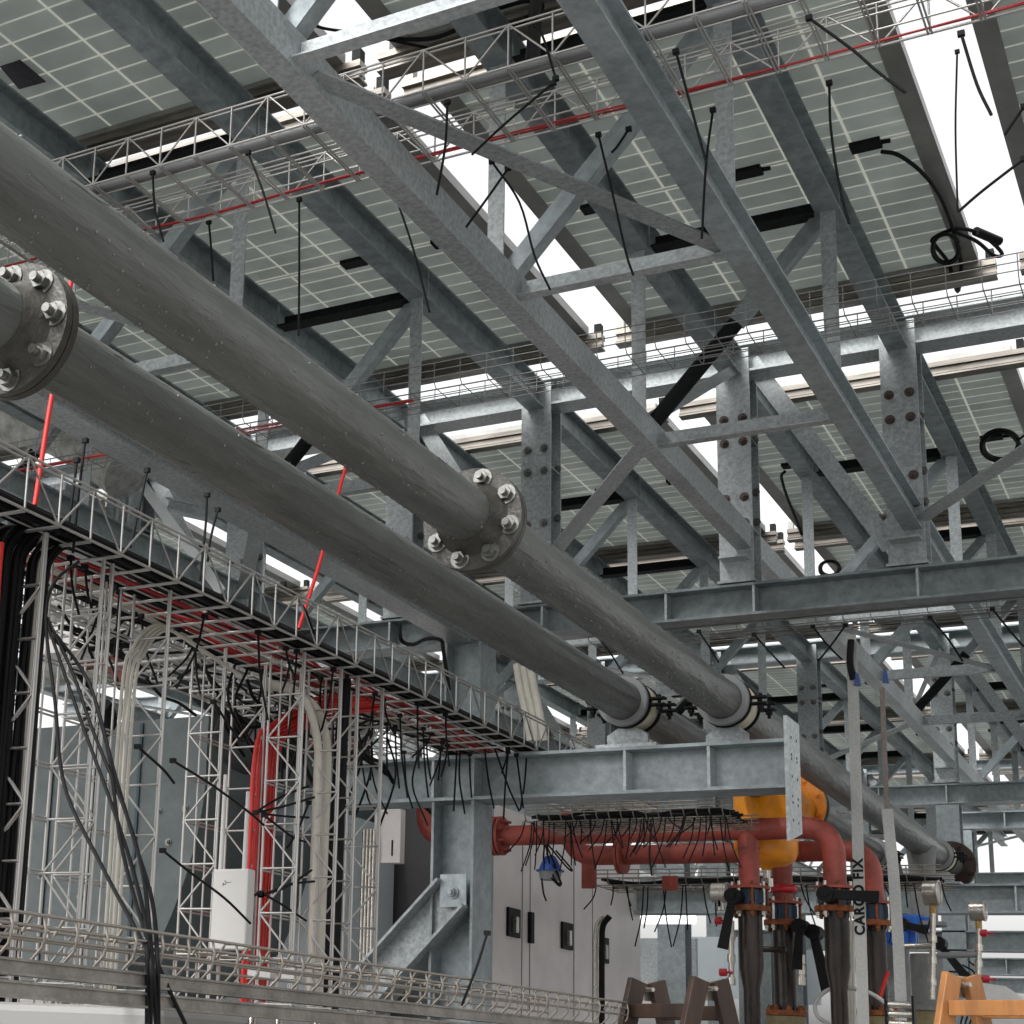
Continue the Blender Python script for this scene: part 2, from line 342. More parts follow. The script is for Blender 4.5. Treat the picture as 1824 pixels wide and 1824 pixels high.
cross_beam(13.7, -4.98, 6, 3.08, .22, .21, 'far support beam under the branch of the grey pipe', (-4.6, -3.2, -1.55, -.4), name='support_beam')
for Y, n in ((17.8, 'first'), (21.6, 'second'), (25.6, 'third')):
    cross_beam(Y, -4.9, 8, 3.08, .2, .2, 'low background beam seen under the roof at the far right, %s of three' % n, (-2.6, -1.6, -.5), name='support_beam')
sb = [o for o in COL.objects if o.get('label', '').startswith('galvanised support beam')][0]
m = MB(); m.prism([(-.115, -.30), (.115, -.36), (.115, .21), (-.115, .21)], (-1.772, 7.6, 3.08), (-1.756, 7.6, 3.08), V((0, -1, 0)), V((0, 0, 1))); ep = m.build('end_plate', GALV2, sb)
m = MB()
for z in (3.2, 3.12, 3.1, 3.02, 2.93, 2.9, 2.82):
    for y in (7.55, 7.65): m.cyl((-1.757, y, z), (-1.7545, y, z), .007, 8)
m.build('bolt_hole', BLACKM, ep)
t = thing('longitudinal_beam', (-4.47, 6, 4.55), 'plain galvanised beam running lengthwise just below the lower grey pipe', 'steel beam')
m = MB(); m.isec((-4.46, 1.4, 4.545), (-4.46, 9.885, 4.545), .21, .17, .016, .011); m.build('beam', GALV2, t)
# columns
def column(x, Y, z1, label, w=.23, d=.23, z0=0, mt=GALV, facing='Y'):
    t = thing('steel_column', (x, Y, z0), label, 'steel column', 'galvanised steel columns')
    m = MB(); m.isec((x, Y, z0), (x, Y, z1), d, w, .014, .012, (0, 1, 0) if facing == 'Y' else (1, 0, 0)); m.build('column', mt, t)
    m = MB(); m.box((x - w * .6, Y - d * .6, z0 + .001), (x + w * .6, Y + d * .6, z0 + .03)); m.build('base_plate', GALV2, t)
    return t
c1 = column(-3.40, 7.6, 2.955, 'galvanised column with diagonal knee brace under the support beam', facing='X')
kb = thing('knee_brace', (-4.0, 7.55, 1.9), 'thick galvanised diagonal brace bolted to the column below the support beam', 'steel brace')
pA, pB = onY(640, 1785, 7.52), onY(815, 1592, 7.52)
m = MB(); m.isec(pA, pB, .20, .20, .014, .012, (0, 0, 1)); m.build('beam', GALV2, kb)
m = MB(); m.cbox((pB.x + .0, 7.47, pB.z + .01), .14, .01, .16); nut(m, (pB.x, 7.46, pB.z), (0, -1, 0), .022, .02, .02); m.build('gusset', GALV, kb)
column(-4.43, 10.0, 4.44, 'galvanised column under the long cross beam, behind the lower grey pipe', .26, .26, facing='X')
column(-5.9, 8.6, 3.6, 'dark galvanised column beside the curved teal duct', .22, .22, mt=GALVD, facing='X')
pC = onY(1202, 1700, 15.5)
column(pC.x, 15.5, 3.9, 'pale bolted column behind the left wooden stepladder', .26, .22)
pC = onY(1350, 1760, 14.9)
column(pC.x, 14.9, 2.9, 'pale column behind the leftmost rusty riser', .28, .2)
pC = onY(1412, 1700, 15.6)
column(pC.x, 15.6, 3.2, 'darker column behind the second rusty riser', .2, .2, mt=GALVD)
pC = onY(1770, 1450, 19.7)
column(-2.76, 19.7, 4.44, 'far column with bolted top at the end of the short far beam', .24, .2)
for i, x in enumerate((-4.95, -2.6, -.25)):
    column(x, 17.8, 4.44, 'background column under the middle cross beam, %s from left' % ['first', 'second', 'third'][i], .22, .2)
    column(x - 1, 25.6, 4.44, 'distant column under the third frame, %s from left' % ['first', 'second', 'third'][i], .22, .2)
# ------------------------------------------------------------------ solar panels
def make_panel():
    t = thing('solar_panel', (0, 0, 6.36), 'x', 'solar panel', 'solar panels on the roof')
    L = 3.10; Wd = 2.08
    m = MB(); m.box((-Wd / 2 + .03, -L / 2 + .03, 6.362), (Wd / 2 - .03, L / 2 - .03, 6.372)); gl = m.build('glass', PANEL, t)
    gl.data.transform(Matrix.Translation((0, 0, -6.36))); gl.matrix_parent_inverse = Matrix.Identity(4)
    m = MB()
    for sx in (-1, 1):
        m.box((sx * (Wd / 2 - .02) - .02, -L / 2, 6.335), (sx * (Wd / 2 - .02) + .02, L / 2, 6.395)); m.box((sx * (Wd / 2 - .07) - .03, -L / 2 + .041, 6.335), (sx * (Wd / 2 - .07) + .03, L / 2 - .041, 6.3385))
    for sy in (-1, 1):
        m.box((-Wd / 2 + .041, sy * (L / 2 - .02) - .02, 6.335), (Wd / 2 - .041, sy * (L / 2 - .02) + .02, 6.395))
    m.build('frame', ALU, t)
    for x in (-.72, .12, .72):
        m = MB(); m.cbox((x, 0, 6.348), .15, .085, .024); m.cyl((x + .07, 0, 6.348), (x + .12, 0, 6.344), .012, 8); m.build('junction_box', RUBBER, t)
    return t
proto = make_panel(); first = True
ROWS = [4.6, 8.0, 12.5, 15.9, 20.3, 23.7, 28.1, 31.5]
PCX = [-9.17, -6.83, -4.47, -2.115, .27]
rn = ['first (nearest)', 'second', 'third', 'fourth', 'fifth', 'sixth', 'seventh', 'eighth']
for i, x in enumerate(PCX):
    for j, y in enumerate(ROWS):
        if i == 4 and j > 5: continue
        o = proto if first else copy_tree(proto, (0, 0, 0)); first = False
        o.location = (x, y, 6.36)
        o['label'] = 'solar panel seen from below, %s column from left, %s row' % (['first', 'second', 'third', 'fourth', 'fifth'][i], rn[j])
# mounting rails across each panel end
for j, y in enumerate(ROWS):
    for s_ in (-1, 1):
        yy = y + s_ * 1.57
        for i, x in enumerate(PCX):
            if i == 4 and j > 5: continue
            t = thing('mounting_rail', (x, yy, 6.28), 'silver mounting rail under the %s edge of a panel, %s row, %s column' % ('near' if s_ < 0 else 'far', rn[j], ['first', 'second', 'third', 'fourth', 'fifth'][i]), 'mounting rail', 'aluminium rails below the solar panels')
            m = MB()
            for z0, z1, w in ((6.232, 6.244, .09), (6.256, 6.268, .05), (6.30, 6.333, .08)): m.box((x - 1.13, yy - w / 2, z0), (x + 1.13, yy + w / 2, z1))
            m.box((x - 1.128, yy - .008, 6.2445), (x + 1.128, yy + .008, 6.2555)); m.box((x - 1.128, yy - .02, 6.2685), (x + 1.128, yy + .02, 6.2995))
            m.build('rail', RAIL, t)
            for sx in (-1, 1):
                m = MB(); m.cbox((x + sx * 1.10, yy, 6.37), .045, .05, .072); m.build('end_clamp', BLACKM if sx > 0 else ALU, t)
            for q in (PAIRS[i] if i < 5 else ()):
                m = MB(); m.box((q - .05, yy - .06, 6.2255), (q + .05, yy + .06, 6.2315)); m.build('clamp_plate', GALV2, t)
# ------------------------------------------------------------------ grey pipes
XP1, XP2, ZP, RP = -2.073, -2.516, 3.404, .092
def flange(par, Y, x, gap=True, R=.172, first=0, n=8, rear=True):
    m = MB(); m.cyl((x, Y, ZP), (x, Y + .022, ZP), R, 56); m.cyl((x, Y + .026, ZP), (x, Y + .048, ZP), R, 56); m.cyl((x, Y + .0215, ZP), (x, Y + .0265, ZP), R * .9, 40)
    m.lathe([(RP + .001, -.07), (RP + .012, -.03), (RP + .034, 0)], (x, Y, ZP), (0, 1, 0), 48); m.lathe([(RP + .03, .048), (RP + .012, .07), (RP + .001, .1)], (x, Y, ZP), (0, 1, 0), 48)
    f = m.build('flange', FLG, par)
    for i in range(n):
        a = 2 * math.pi * (i + .5 + first) / n; p = V((x + math.cos(a) * .138, Y, ZP + math.sin(a) * .138))
        m = MB(); nut(m, p, (0, -1, 0), .0225, .018, .020); m.build('bolt', BOLT, f); m = MB(); nut(m, p + V((0, .048, 0)), (0, 1, 0), .020, .014, .01); m.build('nut', BOLT, f)
def clamp(par, Y, x):
    for ya, yb, ro, mt, nm in ((-.15, -.11, .030, GREYPL, 'sleeve'), (-.11, -.065, .022, PIPE2, 'band'), (-.065, .045, .027, CREAM, 'support_ring'), (.045, .12, .020, PIPE2, 'band')):
        m = MB(); m.ring((x, Y + ya + .001, ZP), (x, Y + yb - .001, ZP), RP + .002, RP + ro, 48); m.build(nm, mt, par)
    for dy in (-.085, .07):
        m = MB(); m.ring((x, Y + dy - .008, ZP), (x, Y + dy + .008, ZP), RP + .003, RP + .032, 48)
        for sx in (-1, 1):
            cx = x + sx * (RP + .062)
            for dz in (.012, -.018): m.cbox((cx, Y + dy, ZP + dz), .08, .045, .009)
            m.cyl((cx + .01 * sx, Y + dy, ZP - .06), (cx + .01 * sx, Y + dy, ZP + .03), .009, 8); m.cyl((cx + .01 * sx, Y + dy, ZP - .042), (cx + .01 * sx, Y + dy, ZP - .024), .016, 6, smooth=False)
        m.build('clamp_band', BLACKM, par)
def grey_pipe(x, ya, yb, label):
    t = thing('grey_pipe', (x, ya, ZP), label, 'pipe', 'big grey pipes')
    m = MB(); m.cyl((x, ya, ZP), (x, yb, ZP), RP, 64); m.build('pipe_run', PIPE, t); return t
def drops(par, x, ya, yb, n):
    m = MB()
    for _ in range(n):
        a = R_(random.choice((random.uniform(195, 260), random.uniform(20, 320), random.uniform(255, 350)))); y = random.uniform(ya, yb); r = random.choice((.0024, .003, .0036, .005))
        m.sphere((x + math.cos(a) * RP, y, ZP + math.sin(a) * RP), r, 6, (1, 1, 1.15))
    o = m.build('water_drops', mat('water_beads', (.13, .135, .13), .08), par); o['kind'] = 'stuff'
    # raised paint runs
    m = MB()
    for _ in range(n // 3):
        a = R_(random.uniform(20, 330)); y = random.uniform(ya, yb); L = random.uniform(.03, .16); r = RP + .0003
        pts = [(x + math.cos(a + q * random.uniform(.0, .25)) * r, y + L * q, ZP + math.sin(a + q * random.uniform(.0, .1)) * r) for q in (0, .33, .66, 1)]
        m.tube(smooth(pts, 4), .0011, 5)
    o = m.build('paint_wrinkles', PIPE, par); o['kind'] = 'stuff'
p1 = grey_pipe(XP1, 1.2, 14.15, 'upper of the two thick grey pipes, flanged joint in mid run, wet underside')
flange(p1, 4.67, XP1, first=.15); clamp(p1, 7.72, XP1); clamp(p1, 13.6, XP1); drops(p1, XP1, 1.9, 7.4, 800)
m = MB(); m.cyl((XP1, 12.8, ZP), (XP1, 12.8, 2.83), .092, 40); m.lathe([(.093, -.12), (.10, -.06), (.11, 0)], (XP1, 12.8, ZP - .03), (0, 0, 1), 40); m.build('branch', PIPE2, p1)
m = MB(); m.cyl((XP1, 14.15, ZP), (XP1, 14.18, ZP), .19, 40); m.cyl((XP1, 14.19, ZP), (XP1, 14.215, ZP), .19, 40)
for i in range(8):
    a = math.pi * (i + .5) / 4; nut(m, (XP1 + math.cos(a) * .155, 14.15, ZP + math.sin(a) * .155), (0, -1, 0), .02, .02, .012)
m.build('blind_flange', mat('dark_flange', (.03, .014, .011), .5, .2, .3, 10), p1)
p2 = grey_pipe(XP2, 1.2, 13.75, 'lower of the two thick grey pipes, running below the upper one towards the yellow strainer')
flange(p2, 2.87, XP2, first=.6); clamp(p2, 7.6, XP2); clamp(p2, 13.45, XP2); drops(p2, XP2, 2.9, 7.3, 420)
m = MB(); m.tube(smooth([(XP2, 13.70, ZP), (XP2, 13.95, ZP - .03), (XP2 + .0, 14.10, ZP - .16), (XP2, 14.14, ZP - .34), (XP2, 14.14, 2.2)], 6), .10, 28); m.build('elbow', PIPE2, p2)
for x, Y, lab in ((XP1, 7.72, 'galvanised pipe shoe under the upper grey pipe, right one on the support beam'), (XP2, 7.6, 'galvanised pipe shoe under the lower grey pipe, left one on the support beam'),
                  (XP1, 13.65, 'distant pipe shoe on the far support beam below the blind flange')):
    t = thing('pipe_shoe', (x, Y, 3.19), lab, 'pipe shoe', 'pipe shoes on support beams')
    m = MB()
    m.prism([(-.10, .004), (.10, .004), (.10, .05), (.045, .085), (-.045, .085), (-.10, .05)], (x, Y - .07, 3.20), (x, Y - .055, 3.20), V((1, 0, 0)), V((0, 0, 1)))
    m.box((x - .055, Y - .054, 3.204), (x - .043, Y + .09, 3.286)); m.box((x + .043, Y - .054, 3.204), (x + .055, Y + .09, 3.286)); m.build('bracket', GALV2, t)
    m = MB(); m.box((x - .15, Y - .10, 3.1885), (x + .15, Y + .10, 3.2035)); m.build('base_plate', GALV2, t)
# insulated ducts/lamp-like things come later
# ------------------------------------------------------------------ wire cable trays
def lattice_tray(name, O, u, w, h, L, Wd, H, pitch, label, cat='cable tray', group=None, r=.0042, ph=0, mt=WIRE, wires=4, double=True, parent_parts=True):
    """U-shaped tray: base mesh spanned by u (length) and w (width); side lattices rise along h."""
    O = V(O); u = V(u).normalized(); w = V(w).normalized(); h = V(h).normalized()
    t = thing(name, O, label, cat, group); n = int(L / pitch)
    for si, so in enumerate((0, Wd)):
        m = MB(); B = O + w * so
        m.tube([B, B + u * L], r * 1.15, 6)
        for k in ((0, .012) if double else (0,)): m.tube([B + h * (H - k * 1.0) + w * (k * .6), B + h * (H - k) + w * (k * .6) + u * L], r, 6)
        zz = []
        for i in range(n + 1):
            p = B + u * (i * pitch + ph); 
            if (i * pitch + ph) > L: break
            m.tube([p, p + h * H], r * .9, 6)
            zz.append(p + h * (H - .006 if i % 2 == 0 else .006) + u * 0)
        if len(zz) > 1:
            z2 = []
            for i, p in enumerate(zz): z2 += [p - u * .008, p + u * .008]
            m.tube(z2, r * .9, 6)
        m.build('side_lattice', mt, t)
    m = MB()
    for k in range(1, wires + 1): m.tube([O + w * (Wd * k / (wires + 1)) + h * .004, O + w * (Wd * k / (wires + 1)) + u * L + h * .004], r * .9, 6)
    for i in range(n + 1):
        if (i * pitch + ph) > L: break
        for e in ((-.006, .006) if double else (0,)): m.tube([O + u * (i * pitch + ph + e) - h * .004, O + w * Wd + u * (i * pitch + ph + e) - h * .004], r * .9, 6)
    m.build('base_mesh', mt, t); return t
lattice_tray('cable_tray', (-6.9, 4.73, 5.065), (1, 0, 0), (0, 1, 0), (0, 0, 1), 8.2, .45, .165, .163, 'overhead wire cable tray with red cable crossing the roof trusses nearest the camera', group='wire cable trays', ph=.02)
lattice_tray('cable_tray', (-2.97, .9, 3.195), (0, 1, 0), (-1, 0, 0), (0, 0, 1), 8.6, .50, .165, .16, 'long wire cable tray full of black and red cables below the lower grey pipe', group='wire cable trays', ph=.015 + 4.2 - .96 - 3.2 + .0)
def basket_tray(O, u, w, L, Wd, H, pitch, label, r=.004, mt=WIRE, hook=False, nb=5, ns=2):
    O = V(O); u = V(u).normalized(); w = V(w).normalized(); h = V((0, 0, 1)); t = thing('cable_tray', O, label, 'cable tray', 'wire cable trays')
    m = MB()
    for i in range(int(L / pitch) + 1):
        b = O + u * (i * pitch); c = .025
        pts = [b + h * H, b + h * c, b + w * c, b + w * (Wd - c), b + w * Wd + h * c, b + w * Wd + h * H]
        if hook: pts = [b + h * (H - .03) - w * -.05, b + h * H + w * .03, b + h * H, b + h * (H - .03) - w * .006] + pts[1:5] + [b + w * Wd + h * (H - .03), b + w * Wd + h * H, b + w * (Wd - .03) + h * H]
        m.tube(pts, r, 6)
    m.build('cross_wires', mt, t)
    m = MB()
    for k in range(nb): q = O + w * (.03 + (Wd - .06) * k / (nb - 1)) - h * r; m.tube([q, q + u * L], r, 6)
    for so in (0, Wd):
        for k in range(ns + 1): q = O + w * so + h * (H - k * (H - .03) / (ns + .5)); m.tube([q, q + u * L], r * 1.1, 6)
    m.build('long_wires', mt, t); return t
basket_tray((-6.6, 7.18, 5.065), (1, 0, 0), (0, 1, 0), 6.4, .32, .13, .145, 'thin wire basket tray crossing between the trusses in front of the upper cross beam', r=.0026, mt=WIREN)
bt = basket_tray((-1.98, 1.0, 1.845), (0, 1, 0), (-1, 0, 0), 4.9, .30, .085, .10, 'bottom foreground wire basket tray lying on brown steel rails', r=.0034, mt=WIRED, hook=True)
t = thing('strut_rail', (-1.98, 1.0, 1.80), 'pair of stacked brown steel channel rails under the foreground basket tray', 'steel rail')
for z in (1.812, 1.772):
    m = MB()
    for dz in (0, .026): m.box((-1.985, .9, z + dz), (-1.945, 5.6, z + dz + .005))
    m.box((-1.985, .9, z + .0052), (-1.980, 5.6, z + .0258)); m.box((-1.955, .9, z + .0052), (-1.95, 5.6, z + .0258)); m.build('channel', ALUD, t)
basket_tray((-3.6, 10.0, 4.40), (1, 0, 0), (0, 1, 0), 6.5, .3, .03, .16, 'shallow wire tray hung just below the long cross beam at right', r=.003, mt=WIREN)
UT = onY(935, 1462, 8.75); UE = onY(1300, 1462, 8.75)
basket_tray(UT, (1, 0, 0), (0, 1, 0), UE.x - UT.x, .6, .08, .07, 'wire basket tray below the support beam, full of cable tie tails', r=.0035, mt=WIRED, nb=8)
LT = onY(1180, 1574, 11.2)
basket_tray((-4.0, 11.2, LT.z), (1, 0, 0), (0, 1, 0), 2.3, .55, .10, .11, 'wire basket tray behind the rear red pipe above the pale cabinets', r=.004, mt=WIRED)
basket_tray((-3.6, 7.95, 3.21), (0, 1, 0), (1, 0, 0), 3.2, .4, .10, .12, 'wire tray continuing behind the support beam under the lower grey pipe', r=.004)
# upright wire trays standing between the long tray and the foreground tray
def Yat(px, py, X): return onX(px, py, X).y
upr = [('leftmost upright wire tray holding many black cables and one red cable', 57, .30, 0), ('second upright wire tray from the left with one grey conduit', 165, .30, 0), ('third upright wire tray from the left holding four pale conduits', 290, .33, 0),
       ('fourth upright wire tray, holding the bundle of red cables', 470, .30, -.25), ('fifth upright wire tray, holding two thick white conduits', 606, .30, 0), ('rightmost upright wire tray in front of the grey junction box', 681, .22, 0)]
UY = []
for lab, px, wd_, dx in upr:
    y = Yat(px, 1300, -3.02 + dx); UY.append(y)
    lattice_tray('upright_cable_tray', (-3.17 + dx, y - wd_, .35), (0, 0, 1), (0, 1, 0), (1, 0, 0), 2.83, wd_, .15, .165, lab, 'cable tray', 'upright wire trays', r=.0045, wires=3, ph=.03)
def cable(pts, r, m, label, group=None, name='cable', cat='cable', k=6, n=8):
    q = MB(); q.tube(smooth(pts, k), r, n); o = q.build(name, m); return tag(o, label, cat, group)
def bundle(name, paths, r, m, label, cat='cable bundle', part='cable', group=None, k=6, n=8):
    t = thing(name, paths[0][0], label, cat, group)
    for p in paths:
        q = MB(); q.tube(smooth(p, k), r, n); q.build(part, m, t)
    return t
# black cables in the leftmost upright
paths = []
for i in range(30):
    x = -3.155 + random.uniform(0, .03) + .045 * (i % 2); y = onX(-40 + 3.2 * i, 1300, -3.12).y
    paths.append([(x - .05, y + .9, 3.25), (x - .03, y + .3, 3.25), (x, y + .03, 3.16), (x, y, 2.9), (x + random.uniform(-.01, .01), y + random.uniform(-.01, .01), 1.9), (x, y, .4)])
bundle('cable_bundle', paths, .0075, CABLE, 'dense bundle of black cables running down the leftmost upright tray')
bundle('cable_bundle', [[(-3.04, UY[0] - .18, 3.1), (-3.03, UY[0] - .19, 2.7), (-3.02, UY[0] - .16, 2.3), (-3.04, UY[0] - .19, 1.9), (-3.05, UY[0] - .2, 1.0)], [(-3.05, UY[0] - .17, 3.1), (-3.04, UY[0] - .175, 2.5), (-3.05, UY[0] - .2, 1.0)]], .0075, REDC, 'red cable in front of the black bundle in the leftmost upright tray')
cable([(-3.10, UY[1] - .22, 3.2), (-3.10, UY[1] - .22, 2.9), (-3.11, UY[1] - .21, 2.0), (-3.1, UY[1] - .2, .4)], .014, WHITEC, 'single grey conduit in the second upright tray')
# pale conduits with a bend coming out of the long tray
paths = []
for i in range(4):
    y = onX(210 + 7.5 * i, 1330, -3.12).y
    paths.append([(-3.25, y + .85, 3.10 - i * .004), (-3.2, y + .45, 3.12 - i * .004), (-3.16, y + .22, 3.10), (-3.13, y + .06, 2.98), (-3.12, y, 2.80), (-3.12, y, 1.9), (-3.12, y, .4)])
bundle('conduit_bundle', paths, .0062, WHITEC, 'four pale conduits bending down from the long tray into the third upright tray', part='conduit')
paths = []
for i in range(12):
    x = -3.30 + (i // 6) * .02; y = onX(448 + 8 * (i % 6), 1450, x).y
    paths.append([(-3.22, y + .78, 3.20 + random.uniform(-.015, .015)), (-3.25, y + .42, 3.10 + random.uniform(-.02, .02)), (x, y + .15, 2.97), (x, y + .015, 2.86), (x + random.uniform(-.008, .008), y, 2.5), (x, y + random.uniform(-.008, .008), 2.0), (x + .01, y, .5)])
bundle('cable_bundle', paths, .0085, REDC, 'bundle of bright red cables hanging down the fourth upright tray')
paths = []
for i in range(2):
    y = onX(563 + 17 * i, 1450, -3.12).y
    q_ = onX(470, 1215 + 6 * i, -3.3); q2 = onX(525, 1228 + 4 * i, -3.22)
    paths.append([q_, q2, (-3.14, y - .05, 3.02), (-3.12, y - .008, 2.88), (-3.12, y, 2.7), (-3.12, y, 1.8), (-3.12, y, .4)])
bundle('conduit_bundle', paths, .0165, WHITEC, 'two thick cream conduits curving down into the fifth upright tray', part='conduit', n=16)
paths = []
for i in range(8):
    y = onX(590 + 3 * i, 1450, -3.13).y; paths.append([(-3.13 + random.uniform(0, .05), y, 3.2), (-3.13, y, 2.4), (-3.13, y, .5)])
bundle('cable_bundle', paths, .008, CABLE, 'black cables beside the rightmost upright tray')
# cables inside the long tray
paths = []
for i in range(9):
    x = -2.99 - i * .018; paths.append([(x, y_, 3.212 + .012 * (i % 3) + random.uniform(0, .006)) for y_ in (1.0, 2.5, 4.0, 5.5, 7.0, 8.2)])
bundle('cable_bundle', paths, .012, CABLE, 'black power cables lying along the near edge of the long tray')
for gidx, (ma, lo, hi, num, lab) in enumerate(((REDK, -3.18, -3.40, 10, 'red fire cables lying in the long tray'), (WHITEC, -3.26, -3.45, 5, 'grey data cables lying in the long tray'), (CABLE, -3.20, -3.47, 10, 'thin loose black cables at the back of the long tray'))):
    paths = []
    for i in range(num):
        x = lo + (hi - lo) * random.random()
        paths.append([(x + random.uniform(-.03, .03), y_, 3.207 + random.uniform(0, .035)) for y_ in [1.0 + .45 * q for q in range(16)]])
    bundle('cable_bundle', paths, .006, ma, lab)
# red cables in the overhead trays
bundle('cable_bundle', [[(x, 5.165 + random.uniform(-.008, .008) + i * .01, 5.075 + random.uniform(0, .015)) for x in [-6.5 + .5 * q for q in range(16)]] for i in range(2)], .0042, REDK, 'red cables along the far edge of the overhead tray')
bundle('cable_bundle', [[(x, 4.80 + random.uniform(-.01, .01) + i * .028, 5.09 + random.uniform(0, .01)) for x in [-6.5 + .5 * q for q in range(16)]] for i in range(2)], .017, GREYPL, 'grey conduits along the near edge of the overhead tray', part='conduit')
bundle('cable_bundle', [[(x, 7.3 + random.uniform(-.02, .02) + i * .02, 5.075) for x in [-6.6 + .5 * q for q in range(7)]] for i in range(3)], .0055, REDC, 'red cables in the thin basket tray at far left')
for (x0_, Y_, z_, n_, lab) in ((UT.x, 8.85, UT.z + .015, 10, 'black cables lying in the tray below the support beam'), (-4.0, 11.4, LT.z + .015, 8, 'black cables lying in the lower tray behind the red pipes')):
    bundle('cable_bundle', [[(x0_ + ((UE.x - UT.x) / 8.2 if Y_ < 10 else .28) * q, Y_ + i * .04 + random.uniform(-.03, .03), z_ + random.uniform(0, .05)) for q in range(9)] for i in range(n_)], .010, CABLE, lab)
# ------------------------------------------------------------------ cable ties (tails seen against the sky, tray by tray)
def tie(pts, Y=None, r=.0052, label='', group='', m=CABLE, X=None):
    P = [onY(a, b, Y) if Y is not None else onX(a, b, X) for a, b in pts]
    t = MB(); t.tube(smooth(P, 5), r, 6)
    t.cbox(P[0], r * 4.2, r * 3.2, r * 3.4)
    o = t.build('cable_tie', m); tag(o, label, 'cable tie', group)
    return o
GT = 'long black cable tie tails hanging from the overhead tray'
for i, (pts, Y) in enumerate([([(272, 308), (276, 370), (291, 430)], 4.72), ([(372, 396), (376, 440), (380, 500)], 5.19), ([(442, 272), (468, 340), (491, 415)], 4.72), ([(533, 356), (533, 480), (532, 598)], 5.19),
        ([(797, 182), (793, 260), (778, 347)], 4.72), ([(703, 345), (735, 440), (765, 556)], 5.19), ([(876, 288), (925, 360), (952, 455), (980, 516)], 5.19), ([(1066, 240), (1090, 340), (1115, 450), (1128, 490)], 5.19),
        ([(985, 148), (900, 220), (840, 276)], 4.72), ([(905, 300), (870, 350), (830, 405)], 5.19), ([(1441, 32), (1520, 90), (1560, 125), (1613, 165)], 4.72), ([(1477, 148), (1480, 230), (1495, 330), (1512, 398)], 5.19),
        ([(1270, 196), (1258, 290), (1250, 425)], 5.19), ([(1204, 92), (1228, 180), (1258, 290)], 4.72), ([(1705, 92), (1702, 230), (1706, 375)], 5.19), ([(1712, 60), (1740, 150), (1766, 205)], 4.72),
        ([(990, 140), (965, 60), (950, 45)], 4.72), ([(1120, 230), (1100, 260), (1089, 272)], 5.19), ([(1824, 190), (1790, 240)], 5.19), ([(1824, 283), (1750, 340), (1706, 378)], 5.19)]):
    tie(pts, Y, label='long black cable tie tail hanging from the overhead wire tray', group=GT, r=.0048 if i not in (14,) else .0035)
GB = 'black cable tie tails under and above the long tray'
for i, pts in enumerate([[(137, 820), (131, 870), (120, 950)], [(152, 785), (140, 880), (130, 985)], [(262, 838), (248, 905), (232, 975)], [(369, 882), (366, 940), (356, 1035)], [(388, 908), (375, 960), (370, 1000)], [(505, 1040), (540, 1080), (560, 1130)]]):
    tie(pts, X=-3.0, label='upright black cable tie tail standing above the long wire tray', group='cable tie tails above the long tray', r=.0045)
for i in range(46):
    y = 3.3 + i * .095 + random.uniform(-.04, .04); x = random.uniform(-3.42, -3.0); L = random.uniform(.12, .38); dx = random.uniform(-.09, .09); dy = random.uniform(-.09, .09)
    t = MB(); t.tube(smooth([(x, y, 3.19), (x + dx * .3, y + dy * .3, 3.19 - L * .5), (x + dx, y + dy, 3.19 - L)], 4), .0045, 5); t.cbox((x, y, 3.18), .02, .016, .016)
    tag(t.build('cable_tie', CABLE), 'black cable tie tail hanging under the long wire tray', 'cable tie', GB)
for row, (ya, z, num) in enumerate(((8.72, 0, 54), (11.22, LT.z - .01, 34))):
    for i in range(num):
        x = (UT.x, -3.95)[row] + i * (((UE.x - UT.x), 2.3)[row] / num) + random.uniform(-.04, .04); L = random.uniform(.08, .30) if row == 0 else random.uniform(.12, .42); z = z or UT.z; dx = random.uniform(-.1, .1); y = ya + random.uniform(-.02, .1)
        t = MB(); t.tube(smooth([(x, y, z), (x + dx * .3, y, z - L * .5), (x + dx, y - .03, z - L)], 4), (.0038, .0050)[row], 5)
        tag(t.build('cable_tie', CABLE), ['black cable tie tail hanging from the tray below the support beam', 'black cable tie tail hanging from the tray behind the rear red pipe'][row], 'cable tie', ['cable ties of the tray below the support beam', 'cable ties of the tray behind the red pipes'][row])
for pts in ([(600, 1310), (606, 1370), (618, 1450)], [(655, 1330), (668, 1400), (690, 1450)], [(720, 1340), (724, 1400), (735, 1440)], [(815, 1300), (812, 1370), (808, 1445)], [(823, 1300), (818, 1380), (828, 1450)], [(862, 1325), (870, 1390), (880, 1440)],
            [(905, 1340), (900, 1400), (897, 1460)], [(880, 1330), (905, 1400), (925, 1445)], [(920, 1345), (926, 1390), (932, 1440)], [(745, 1340), (735, 1400), (762, 1470)], [(640, 1330), (655, 1420), (668, 1440)], [(1160, 1470), (1157, 1520), (1161, 1560)]):
    tie(pts, 7.42, label='black cable tie tail dangling in front of the support beam', group='cable ties in front of the support beam', r=.005)
for pts in ([(1060, 1130), (1085, 1160), (1110, 1200)], [(1343, 1130), (1370, 1160), (1398, 1190)], [(1448, 1116), (1475, 1150), (1500, 1175)], [(1506, 1114), (1480, 1150), (1457, 1178)], [(1657, 1100), (1690, 1140), (1715, 1178)], [(1768, 1085), (1800, 1125), (1824, 1152)], [(1245, 1125), (1262, 1150), (1280, 1180)]):
    tie(pts, 9.6, label='black cable tie tail hanging below the long cross beam', group='cable ties below the long cross beam', r=.006)
tie([(768, 1662 + 0), (858, 1700)], 3.2, label='', group='') if False else None
tie([(868, 1662), (850, 1720), (823, 1790)], X=-1.97, label='single black cable tie standing up out of the foreground basket tray', group=None, r=.0042)
